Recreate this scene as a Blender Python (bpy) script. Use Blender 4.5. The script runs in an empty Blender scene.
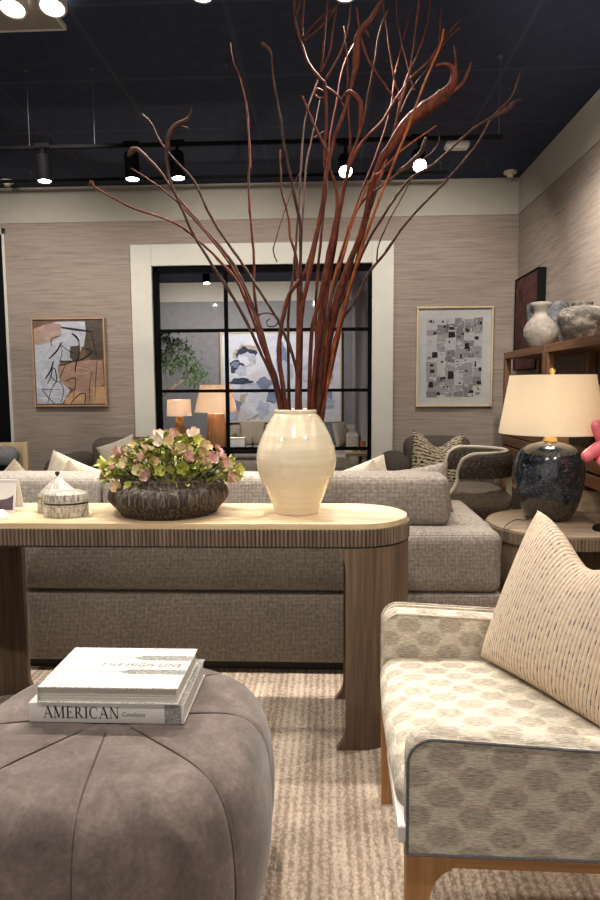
import bpy, bmesh, math, random
from mathutils import Vector, Matrix, Euler
scene = bpy.context.scene
COL = scene.collection
PI = math.pi
def R(a): return math.radians(a)
random.seed(11)

# ------------------------------------------------------------------ materials
def lin(c):
    out = []
    for v in c:
        v = v / 255.0
        out.append(v / 12.92 if v <= .04045 else ((v + .055) / 1.055) ** 2.4)
    return (*out, 1.0)

class NT:
    def __init__(s, name):
        s.m = bpy.data.materials.new(name); s.m.use_nodes = True
        s.t = s.m.node_tree; s.n = s.t.nodes; s.b = s.n['Principled BSDF']
    def add(s, typ, **kw):
        n = s.n.new(typ)
        for k, v in kw.items():
            if k.startswith('i_'):
                k2 = k[2:]
                n.inputs[int(k2) if k2.isdigit() else k2.replace('_', ' ')].default_value = v
            else: setattr(n, k, v)
        return n
    def link(s, a, b): s.t.links.new(a, b)
    def coord(s, kind='Object', scale=(1, 1, 1), rot=(0, 0, 0)):
        c = s.add('ShaderNodeTexCoord'); m = s.add('ShaderNodeMapping')
        m.inputs['Scale'].default_value = scale; m.inputs['Rotation'].default_value = rot
        s.link(c.outputs[kind], m.inputs['Vector']); return m.outputs['Vector']
    def noise(s, vec, scale=5, detail=4, rough=.55, dist=0):
        n = s.add('ShaderNodeTexNoise'); s.link(vec, n.inputs['Vector'])
        n.inputs['Scale'].default_value = scale; n.inputs['Detail'].default_value = detail
        n.inputs['Roughness'].default_value = rough; n.inputs['Distortion'].default_value = dist
        return n.outputs['Fac']
    def wave(s, vec, scale, axis='X', dist=0, dscale=1, detail=2):
        n = s.add('ShaderNodeTexWave'); n.bands_direction = axis; s.link(vec, n.inputs['Vector'])
        n.inputs['Scale'].default_value = scale; n.inputs['Distortion'].default_value = dist
        n.inputs['Detail Scale'].default_value = dscale; n.inputs['Detail'].default_value = detail
        return n.outputs['Fac']
    def math(s, op, a, b=None, c=None):
        n = s.add('ShaderNodeMath'); n.operation = op
        for i, v in enumerate((a, b, c)):
            if v is None: continue
            if isinstance(v, (int, float)): n.inputs[i].default_value = v
            else: s.link(v, n.inputs[i])
        return n.outputs[0]
    def ramp(s, fac, stops):
        n = s.add('ShaderNodeValToRGB'); e = n.color_ramp.elements
        while len(e) < len(stops): e.new(.5)
        for el, (p, c) in zip(e, stops): el.position = p; el.color = lin(c)
        s.link(fac, n.inputs['Fac']); return n.outputs['Color']
    def mix(s, fac, a, b, mode='MIX'):
        n = s.add('ShaderNodeMix'); n.data_type = 'RGBA'; n.blend_type = mode
        for key, v in (('Factor', fac), ('A', a), ('B', b)):
            ins = [i for i in n.inputs if i.name == key and (i.type == 'RGBA' or key == 'Factor')]
            i = ins[0]
            if isinstance(v, tuple): i.default_value = v
            elif isinstance(v, (int, float)): i.default_value = v
            else: s.link(v, i)
        return [o for o in n.outputs if o.type == 'RGBA'][0]
    def bump(s, h, strength=.3, dist=.01):
        n = s.add('ShaderNodeBump'); n.inputs['Strength'].default_value = strength
        n.inputs['Distance'].default_value = dist; s.link(h, n.inputs['Height'])
        s.link(n.outputs['Normal'], s.b.inputs['Normal'])
    def base(s, col): 
        if isinstance(col, tuple): s.b.inputs['Base Color'].default_value = col
        else: s.link(col, s.b.inputs['Base Color'])
    def set(s, rough=.5, metal=0, spec=.5, sheen=0, coat=0):
        s.b.inputs['Roughness'].default_value = rough; s.b.inputs['Metallic'].default_value = metal
        s.b.inputs['Specular IOR Level'].default_value = spec
        s.b.inputs['Sheen Weight'].default_value = sheen; s.b.inputs['Coat Weight'].default_value = coat
        return s.m

def plain(name, c, rough=.5, metal=0, spec=.5, coat=0, var=12, scale=8):
    n = NT(name); v = n.coord()
    lo = tuple(max(0, x - var) for x in c); hi = tuple(min(255, x + var) for x in c)
    n.base(n.ramp(n.noise(v, scale, 3), [(.3, lo), (.7, hi)]))
    return n.set(rough, metal, spec, 0, coat)

def wood(name, dark, light, axis=2, grain=55, rough=.5, spec=.35):
    n = NT(name); sc = [grain] * 3; sc[axis] = grain * .045
    v = n.coord('Object', tuple(sc)); v2 = n.coord('Object', tuple(x * .2 for x in sc))
    a = n.noise(v, 1.2, 5, .6, .3); b = n.noise(v2, 1.0, 4, .6, 1.5)
    f = n.math('ADD', n.math('MULTIPLY', a, .6), n.math('MULTIPLY', b, .4))
    n.base(n.ramp(f, [(.33, dark), (.66, light)])); n.bump(a, .12, .002)
    return n.set(rough, 0, spec)

def fabric(name, c1, c2, size=.006, bump=.5, blotch=.35, speck=None, sheen=0, rough=.95, ratio=1.0):
    """woven cloth: warp and weft threads in metres of the UV layout"""
    n = NT(name); v = n.coord('UV')
    k = .314 / size
    wx = n.wave(v, k, 'X', 1.2, 3.0); wy = n.wave(v, k * ratio, 'Y', 1.2, 3.0)
    h = n.math('MULTIPLY', n.math('ADD', wx, wy), .5)
    nz = n.noise(v, 1.0 / size * .35, 3, .6); big = n.noise(n.coord('Object'), 7, 4, .6)
    f = n.math('ADD', n.math('ADD', n.math('MULTIPLY', h, .35), n.math('MULTIPLY', nz, .45)), n.math('MULTIPLY', big, blotch * .5))
    col = n.ramp(f, [(.32, c1), (.72, c2)])
    if speck:
        sp = n.noise(v, 1.0 / size * .5, 2, .5)
        col = n.mix(n.ramp(sp, [(.60, (0, 0, 0)), (.68, (255, 255, 255))]), col, lin(speck))
    n.base(col); n.bump(n.math('ADD', h, nz), bump, size * .6)
    return n.set(rough, 0, .15, sheen)

# ------------------------------------------------------------------ mesh helpers
def box_uv(bm):
    uv = bm.loops.layers.uv.new('UVMap')
    for f in bm.faces:
        n = f.normal; a = max(range(3), key=lambda i: abs(n[i]))
        for l in f.loops:
            p = l.vert.co
            l[uv].uv = (p.y, p.z) if a == 0 else ((p.x, p.z) if a == 1 else (p.x, p.y))

def obj(name, bm, mat, parent=None, smooth=True, angle=35, label=None, recalc=True):
    if recalc: bmesh.ops.recalc_face_normals(bm, faces=bm.faces)
    bm.normal_update()
    if not bm.loops.layers.uv: box_uv(bm)
    me = bpy.data.meshes.new(name); bm.to_mesh(me); bm.free()
    for m in (mat if isinstance(mat, (list, tuple)) else [mat]): me.materials.append(m)
    if smooth:
        me.shade_smooth(); me.set_sharp_from_angle(angle=R(angle))
    o = bpy.data.objects.new(name, me); COL.objects.link(o)
    if parent: o.parent = parent
    if label: o['label'] = label
    return o

def tag(o, label, cat, group=None, kind=None):
    o['label'] = label; o['category'] = cat
    if group: o['group'] = group
    if kind: o['kind'] = kind
    return o

def thing(name, label, cat, loc=(0, 0, 0), rz=0, group=None):
    o = bpy.data.objects.new(name, None); COL.objects.link(o)
    o.empty_display_size = .05
    o.location = loc; o.rotation_euler = (0, 0, rz)
    return tag(o, label, cat, group)

def struct(name, bm, mat, label=None, **k):
    o = obj(name, bm, mat, **k); o['kind'] = 'structure'
    if label: o['label'] = label
    return o

def copy_tree(src, label=None, parent=None):
    c = src.copy(); COL.objects.link(c)
    if parent: c.parent = parent
    if label: c['label'] = label
    for ch in list(src.children): copy_tree(ch, None, c)
    return c

def NB(): return bmesh.new()

def box(bm, x0, x1, y0, y1, z0, z1, bev=0, seg=2, M=None):
    r = bmesh.ops.create_cube(bm, size=1)
    vs = r['verts']
    for v in vs:
        v.co = Vector(((x0 + x1) / 2 + v.co.x * (x1 - x0), (y0 + y1) / 2 + v.co.y * (y1 - y0), (z0 + z1) / 2 + v.co.z * (z1 - z0)))
    geo = vs
    if bev > 0:
        es = list({e for v in vs for e in v.link_edges})
        rr = bmesh.ops.bevel(bm, geom=es, offset=bev, segments=seg, affect='EDGES', profile=.5)
        geo = list({v for f in rr['faces'] for v in f.verts} | {v for v in vs if v.is_valid})
    if M is not None:
        for v in geo: v.co = M @ v.co
    return geo

def softbox(bm, c, s, r, puff=(0, 0, 0), n=8, M=None, fn=None):
    """rounded block with sides that bulge"""
    c = Vector(c); h = Vector(s) / 2
    ax = []
    for i in range(3):
        rr = min(r, h[i] * .98)
        a = [-h[i] + rr * t for t in (0, .12, .3, .52, .76, 1)]
        inner = [-h[i] + rr + (2 * (h[i] - rr)) * k / n for k in range(1, n)]
        ax.append(a + inner + [-x for x in reversed(a)])
    vm = {}
    def vert(p):
        key = (round(p[0], 6), round(p[1], 6), round(p[2], 6))
        if key in vm: return vm[key]
        q = Vector(p); rr = [min(r, h[i] * .98) for i in range(3)]
        inn = Vector([max(-(h[i] - rr[i]), min(h[i] - rr[i], q[i])) for i in range(3)])
        d = Vector([(q[i] - inn[i]) / rr[i] for i in range(3)])
        L = d.length
        if L > 1e-9:
            m = max(abs(x) for x in d)
            d = d / L * m
        q = Vector([inn[i] + d[i] * rr[i] for i in range(3)])
        u = [q[i] / h[i] for i in range(3)]
        w = [max(0, 1 - x * x) for x in u]
        q.x += puff[0] * u[0] * w[1] * w[2]; q.y += puff[1] * u[1] * w[0] * w[2]; q.z += puff[2] * u[2] * w[0] * w[1]
        q = q + c
        if fn: q = fn(q)
        if M is not None: q = M @ q
        vm[key] = bm.verts.new(q); return vm[key]
    for a in range(3):
        b, d = (a + 1) % 3, (a + 2) % 3
        for sgn in (-1, 1):
            for i in range(len(ax[b]) - 1):
                for j in range(len(ax[d]) - 1):
                    quad = []
                    for (ii, jj) in ((i, j), (i + 1, j), (i + 1, j + 1), (i, j + 1)):
                        p = [0, 0, 0]; p[a] = sgn * h[a]; p[b] = ax[b][ii]; p[d] = ax[d][jj]
                        quad.append(vert(p))
                    if len(set(quad)) == 4:
                        try: bm.faces.new(quad)
                        except ValueError: pass

def lathe(bm, prof, seg=48, c=(0, 0, 0), fn=None, M=None, caps=True):
    rings = []
    c = Vector(c)
    for (r, z) in prof:
        ring = []
        for k in range(seg):
            t = 2 * PI * k / seg
            rr = fn(r, t, z) if fn else r
            p = c + Vector((rr * math.cos(t), rr * math.sin(t), z))
            ring.append(bm.verts.new(M @ p if M is not None else p))
        rings.append(ring)
    for a, b in zip(rings, rings[1:]):
        for k in range(seg):
            bm.faces.new((a[k], a[(k + 1) % seg], b[(k + 1) % seg], b[k]))
    if caps:
        bm.faces.new(rings[0]); bm.faces.new(rings[-1])
    return rings

def spline(pts, sub=4):
    """Catmull-Rom through tuples of any width"""
    if len(pts) < 3: return [tuple(p) for p in pts]
    P = [pts[0]] + list(pts) + [pts[-1]]; out = []
    for i in range(1, len(P) - 2):
        p0, p1, p2, p3 = P[i - 1], P[i], P[i + 1], P[i + 2]
        for k in range(sub):
            t = k / sub
            out.append(tuple(.5 * (2 * b + (-a + c) * t + (2 * a - 5 * b + 4 * c - d) * t * t + (-a + 3 * b - 3 * c + d) * t ** 3)
                             for a, b, c, d in zip(p0, p1, p2, p3)))
    out.append(tuple(pts[-1])); return out

def tube(bm, pts, rad, seg=8, sq=None):
    pts = [Vector(p[:3]) for p in pts]
    if not isinstance(rad, (list, tuple)): rad = [rad] * len(pts)
    rings = []; up = None
    for i, p in enumerate(pts):
        t = (pts[min(i + 1, len(pts) - 1)] - pts[max(i - 1, 0)])
        t = t.normalized() if t.length > 1e-9 else Vector((0, 0, 1))
        if up is None: up = Vector((1, 0, 0)) if abs(t.x) < .8 else Vector((0, 1, 0))
        a = (up - t * up.dot(t)).normalized(); b = t.cross(a); up = a
        ring = []
        for k in range(seg):
            th = 2 * PI * k / seg + (PI / 4 if sq else 0)
            ring.append(bm.verts.new(p + (a * math.cos(th) + b * math.sin(th)) * rad[i]))
        rings.append(ring)
    for a, b in zip(rings, rings[1:]):
        for k in range(seg): bm.faces.new((a[k], a[(k + 1) % seg], b[(k + 1) % seg], b[k]))
    bm.faces.new(rings[0]); bm.faces.new(rings[-1])

def prism(bm, outline, z0, z1, M=None):
    lo = [bm.verts.new((x, y, z0)) for x, y in outline]; hi = [bm.verts.new((x, y, z1)) for x, y in outline]
    if M is not None:
        for v in lo + hi: v.co = M @ v.co
    n = len(outline)
    fs = [bm.faces.new(lo[::-1]), bm.faces.new(hi)]
    for i in range(n): fs.append(bm.faces.new((lo[i], lo[(i + 1) % n], hi[(i + 1) % n], hi[i])))
    return fs

def pillow_bm(w, h, t, n=18, chop=0.0, ears=.07, M=None, sag=0):
    """stuffed cushion standing in XZ, thickness along Y, origin at its lower edge"""
    bm = NB(); uvl = bm.loops.layers.uv.new('UVMap')
    g = {}
    def pos(i, j, side):
        u = -1 + 2 * i / n; v = -1 + 2 * j / n
        u = math.sin(u * PI / 2) * .35 + u * .65; v = math.sin(v * PI / 2) * .35 + v * .65
        x = u * w / 2 * (1 - ears * (1 - v * v)); z = v * h / 2 * (1 - ears * (1 - u * u))
        th = t / 2 * (max(0, (1 - u * u)) * max(0, (1 - v * v))) ** .42
        d = chop * math.exp(-(u / .55) ** 2) * max(0, (v + 1) / 2) ** 2.2
        z -= d; th *= 1 - .25 * d / max(chop, 1e-6) if chop else 1
        z -= sag * (1 - u * u) * (1 - v) * .5
        return Vector((x, side * th, z + h / 2))
    for side in (1, -1):
        for i in range(n + 1):
            for j in range(n + 1):
                edge = i in (0, n) or j in (0, n)
                if side == -1 and edge: g[(i, j, -1)] = g[(i, j, 1)]; continue
                p = pos(i, j, side)
                g[(i, j, side)] = bm.verts.new(M @ p if M is not None else p)
    for side in (1, -1):
        for i in range(n):
            for j in range(n):
                q = [(i, j), (i + 1, j), (i + 1, j + 1), (i, j + 1)]
                f = bm.faces.new([g[(a, b, side)] for a, b in (q if side == -1 else q[::-1])])
                for l, (a, b) in zip(f.loops, (q if side == -1 else q[::-1])):
                    l[uvl].uv = (a / n * w, b / n * h)
    return bm

def letters(name, txt, size, mat, parent, M, depth=.0004, spacing=1.0, shear=0):
    cu = bpy.data.curves.new(name, 'FONT'); cu.body = txt; cu.size = size; cu.extrude = depth
    cu.space_character = spacing; cu.shear = shear; cu.align_x = 'LEFT'
    tmp = bpy.data.objects.new(name + '_source', cu); COL.objects.link(tmp)
    dg = bpy.context.evaluated_depsgraph_get(); dg.update()
    me = bpy.data.meshes.new_from_object(tmp.evaluated_get(dg))
    bpy.data.objects.remove(tmp); bpy.data.curves.remove(cu)
    me.transform(M); me.materials.clear(); me.materials.append(mat); me.name = name
    o = bpy.data.objects.new(name, me); COL.objects.link(o)
    if parent: o.parent = parent
    return o

# ------------------------------------------------------------------ material library
def wallpaper():
    n = NT('grasscloth'); v = n.coord('Object', (2.6, 2.6, 52)); v2 = n.coord('Object', (5, 5, 160)); v3 = n.coord('Object', (.6, .6, 3))
    f = n.math('ADD', n.math('ADD', n.math('MULTIPLY', n.noise(v, 1, 5, .65), .55), n.math('MULTIPLY', n.noise(v2, 1, 3, .6), .3)),
               n.math('MULTIPLY', n.noise(v3, 1, 2), .15))
    n.base(n.ramp(f, [(.33, (118, 107, 99)), (.5, (148, 135, 125)), (.66, (162, 149, 138))])); n.bump(n.noise(v2, 1, 3), .15, .003)
    return n.set(.85, 0, .2)
def ceiling_mat():
    n = NT('black_ceiling'); v = n.coord('Object')
    s = n.add('ShaderNodeSeparateXYZ'); n.link(v, s.inputs[0])
    def line(o, off):
        f = n.math('FRACT', n.math('DIVIDE', n.math('ADD', o, off), .83)); return n.math('LESS_THAN', n.math('ABSOLUTE', n.math('SUBTRACT', f, .5)), .016)
    g = n.math('MAXIMUM', line(s.outputs['X'], 0.13), line(s.outputs['Y'], .17))
    a = n.ramp(n.noise(v, 14, 4), [(.3, (43, 51, 72)), (.7, (51, 60, 84))])
    n.base(n.mix(g, a, lin((62, 68, 86)))); return n.set(.8, 0, .25)
def rug_mat():
    n = NT('woven_rug'); v = n.coord('Object')
    ribs = n.wave(v, .314 / .026, 'X', .7, 9, 2)
    knot = n.add('ShaderNodeTexVoronoi'); m = n.coord('Object', (104, 84, 1)); n.link(m, knot.inputs['Vector']); knot.inputs['Scale'].default_value = 1
    kn = n.math('SUBTRACT', 1.0, knot.outputs['Distance'])
    band = n.noise(n.coord('Object', (13, .5, 1)), 1.4, 3, .5)
    pile = n.noise(n.coord('Object', (90, 60, 1)), 2, 3, .6)
    f = n.math('ADD', n.math('ADD', n.math('MULTIPLY', kn, .22), n.math('MULTIPLY', ribs, .12)), n.math('ADD', n.math('MULTIPLY', band, .42), n.math('MULTIPLY', pile, .24)))
    n.base(n.ramp(f, [(.40, (164, 145, 128)), (.53, (205, 187, 167)), (.68, (226, 210, 190))]))
    n.bump(n.math('ADD', n.math('MULTIPLY', kn, .9), n.math('MULTIPLY', ribs, .3)), .7, .010)
    return n.set(.97, 0, .1)
def hex_fabric():
    n = NT('hexagon_upholstery'); c = n.add('ShaderNodeTexCoord'); s = n.add('ShaderNodeSeparateXYZ')
    n.link(c.outputs['UV'], s.inputs[0]); U, V = s.outputs['X'], s.outputs['Y']
    wob = n.noise(n.coord('UV'), 70, 3); U2 = n.math('ADD', U, n.math('MULTIPLY', n.math('SUBTRACT', wob, .5), .008))
    PX, PY, HW, HH = .115, .077, .034, .0225
    def hexes(du, dv):
        u = n.math('ABSOLUTE', n.math('MULTIPLY', n.math('SUBTRACT', n.math('FRACT', n.math('ADD', n.math('DIVIDE', U2, PX), du)), .5), PX))
        w = n.math('ABSOLUTE', n.math('MULTIPLY', n.math('SUBTRACT', n.math('FRACT', n.math('ADD', n.math('DIVIDE', V, PY), dv)), .5), PY))
        d = n.math('MAXIMUM', n.math('DIVIDE', w, HH), n.math('ADD', n.math('DIVIDE', u, HW * 1.16), n.math('DIVIDE', w, HH * 2.6)))
        return d
    d = n.math('MINIMUM', hexes(0, 0), hexes(.5, .5))
    edge = n.noise(n.coord('UV', (160, 420, 1)), 1, 2)
    inside = n.math('MULTIPLY', n.math('MINIMUM', n.math('MAXIMUM', n.math('MULTIPLY', n.math('SUBTRACT', n.math('ADD', 1.0, n.math('MULTIPLY', n.math('SUBTRACT', edge, .5), .5)), d), 5.0), 0.0), 1.0), .85)
    rim = n.math('MULTIPLY', n.math('GREATER_THAN', n.noise(n.coord('UV'), 30, 2), .58), n.math('LESS_THAN', n.math('ABSOLUTE', n.math('SUBTRACT', d, 1.04)), .09))
    streak = n.noise(n.coord('UV', (60, 420, 1)), 1, 3, .6)
    ground = n.ramp(streak, [(.3, (176, 166, 148)), (.68, (232, 223, 205))])
    hx = n.ramp(streak, [(.3, (128, 117, 103)), (.7, (208, 197, 179))])
    col = n.mix(inside, ground, hx); col = n.mix(n.math('MULTIPLY', rim, .5), col, lin((196, 158, 122)))
    n.base(col); n.bump(n.math('ADD', streak, n.math('MULTIPLY', inside, .3)), .35, .003)
    return n.set(.95, 0, .12)
def stripe_pillow():
    n = NT('corded_stripe_cloth'); v = n.coord('UV')
    w = n.wave(v, .314 / .0096, 'X', .0, 6)
    s = n.add('ShaderNodeSeparateXYZ'); n.link(v, s.inputs[0])
    seg = n.noise(n.coord('UV', (104, 40, 1)), 1, 2); 
    gap = n.math('LESS_THAN', w, .17); dash = n.math('GREATER_THAN', seg, .565)
    base = n.ramp(n.noise(n.coord('UV', (90, 60, 1)), 1, 3), [(.3, (202, 183, 160)), (.7, (224, 207, 184))])
    col = n.mix(n.math('MULTIPLY', gap, .55), base, lin((150, 124, 102)))
    col = n.mix(n.math('MULTIPLY', gap, dash), col, lin((78, 76, 86)))
    n.base(col); n.bump(w, .35, .003); return n.set(.95, 0, .1)
def woven_bw():
    n = NT('black_and_cream_weave'); v = n.coord('UV')
    a = n.noise(n.coord('UV', (34, 80, 1)), 1, 2); w = n.wave(v, .314 / .03, 'Y', 1, 4)
    f = n.math('ADD', n.math('MULTIPLY', a, .84), n.math('MULTIPLY', w, .16))
    n.base(n.ramp(f, [(.43, (44, 40, 36)), (.5, (196, 180, 152)), (.8, (222, 208, 182))])); n.bump(f, .5, .006); return n.set(.95, 0, .1)
def suede():
    n = NT('taupe_suede'); v = n.coord()
    a = n.noise(v, 11, 6, .68, .6); b = n.noise(v, 90, 3, .6)
    f = n.math('ADD', n.math('MULTIPLY', a, .75), n.math('MULTIPLY', b, .25))
    n.base(n.ramp(f, [(.34, (86, 75, 70)), (.52, (112, 99, 93)), (.68, (138, 123, 115))])); n.bump(b, .08, .002)
    return n.set(.8, 0, .15, .35)
def ceramic(name, c1, c2, zs, rough, coat):
    n = NT(name); v = n.coord('Object', (3, 3, 60)); a = n.noise(v, 1, 3)
    n.base(n.ramp(a, [(.3, c1), (.7, c2)])); n.bump(a, .06, .002); return n.set(rough, 0, .5, 0, coat)
def speckle_glaze():
    n = NT('dark_reactive_glaze'); v = n.coord(); s = n.add('ShaderNodeSeparateXYZ'); n.link(v, s.inputs[0])
    a = n.noise(n.coord('Object', (1, 1, 1.6)), 34, 8, .75, 1.2); b = n.noise(v, 5, 3)
    col = n.ramp(a, [(.38, (14, 17, 22)), (.56, (40, 48, 58)), (.66, (104, 112, 122)), (.76, (170, 172, 174))])
    low = n.ramp(a, [(.4, (44, 38, 33)), (.7, (86, 76, 66))])
    z = n.math('ADD', s.outputs['Z'], n.math('MULTIPLY', n.math('SUBTRACT', b, .5), .08))
    n.base(n.mix(n.math('LESS_THAN', z, .105), col, low)); return n.set(.2, 0, .5, 0, .5)
def stone_ware(name, c1, c2, c3, sc=9):
    n = NT(name); a = n.noise(n.coord('Object', (1, 1, 1.8)), sc, 7, .7, .8)
    n.base(n.ramp(a, [(.35, c1), (.52, c2), (.66, c3)])); n.bump(a, .25, .006); return n.set(.85, 0, .25)
def planter_mat():
    n = NT('grooved_bronze_glaze'); a = n.noise(n.coord('Object', (120, 120, 5)), 1, 2)
    n.base(n.ramp(a, [(.34, (36, 30, 26)), (.52, (70, 60, 52)), (.70, (122, 108, 94))])); n.bump(a, .5, .004); return n.set(.6, .0, .3)
def mosaic():
    n = NT('bone_mosaic'); v = n.coord('UV', (1, 1, 1))
    br = n.add('ShaderNodeTexBrick'); n.link(v, br.inputs['Vector']); br.inputs['Scale'].default_value = 1
    br.inputs['Brick Width'].default_value = .009; br.inputs['Row Height'].default_value = .020; br.inputs['Mortar Size'].default_value = .0007
    br.inputs['Color1'].default_value = lin((204, 198, 186)); br.inputs['Color2'].default_value = lin((112, 107, 100)); br.inputs['Mortar'].default_value = lin((96, 88, 78))
    a = n.noise(n.coord('UV', (110, 50, 1)), 1, 2)
    n.base(n.mix(n.ramp(a, [(.4, (0, 0, 0)), (.66, (200, 200, 200))]), br.outputs['Color'], lin((224, 218, 204)))); return n.set(.3, 0, .5)
def travertine():
    n = NT('travertine_top'); a = n.noise(n.coord('Object', (2.5, 26, 26)), 1, 6, .65, .4)
    n.base(n.ramp(a, [(.3, (190, 162, 124)), (.5, (212, 187, 150)), (.7, (226, 205, 172))])); return n.set(.42, 0, .4)
def glow(name, c, k):
    n = NT(name); n.base(lin((20, 20, 20))); n.b.inputs['Emission Color'].default_value = lin(c); n.b.inputs['Emission Strength'].default_value = k
    return n.m
def shade_mat(name, c):
    n = NT(name); v = n.coord('Object', (30, 30, 300)); a = n.noise(v, 1, 3)
    col = n.ramp(a, [(.3, tuple(x - 8 for x in c)), (.7, c)]); n.base(col); n.set(.9, 0, .1)
    tr = n.add('ShaderNodeBsdfTranslucent'); n.link(col, tr.inputs['Color']); mx = n.add('ShaderNodeMixShader'); mx.inputs[0].default_value = .45
    n.link(n.b.outputs[0], mx.inputs[1]); n.link(tr.outputs[0], mx.inputs[2]); n.link(mx.outputs[0], n.n['Material Output'].inputs['Surface'])
    return n.m
def glass_pane():
    n = NT('window_glass'); tr = n.add('ShaderNodeBsdfTransparent'); tr.inputs[0].default_value = (.93, .94, .95, 1)
    gl = n.add('ShaderNodeBsdfGlossy'); gl.inputs['Roughness'].default_value = .02
    fr = n.add('ShaderNodeFresnel'); fr.inputs[0].default_value = 1.10
    mx = n.add('ShaderNodeMixShader'); n.link(fr.outputs[0], mx.inputs[0]); n.link(tr.outputs[0], mx.inputs[1]); n.link(gl.outputs[0], mx.inputs[2])
    n.link(mx.outputs[0], n.n['Material Output'].inputs['Surface']); return n.m
def twig_mat(name, d, l):
    n = NT(name); a = n.noise(n.coord('Object', (1, 1, .4)), 60, 4, .65)
    n.base(n.ramp(a, [(.32, d), (.7, l)])); n.bump(a, .35, .003); return n.set(.66, 0, .14)

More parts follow.
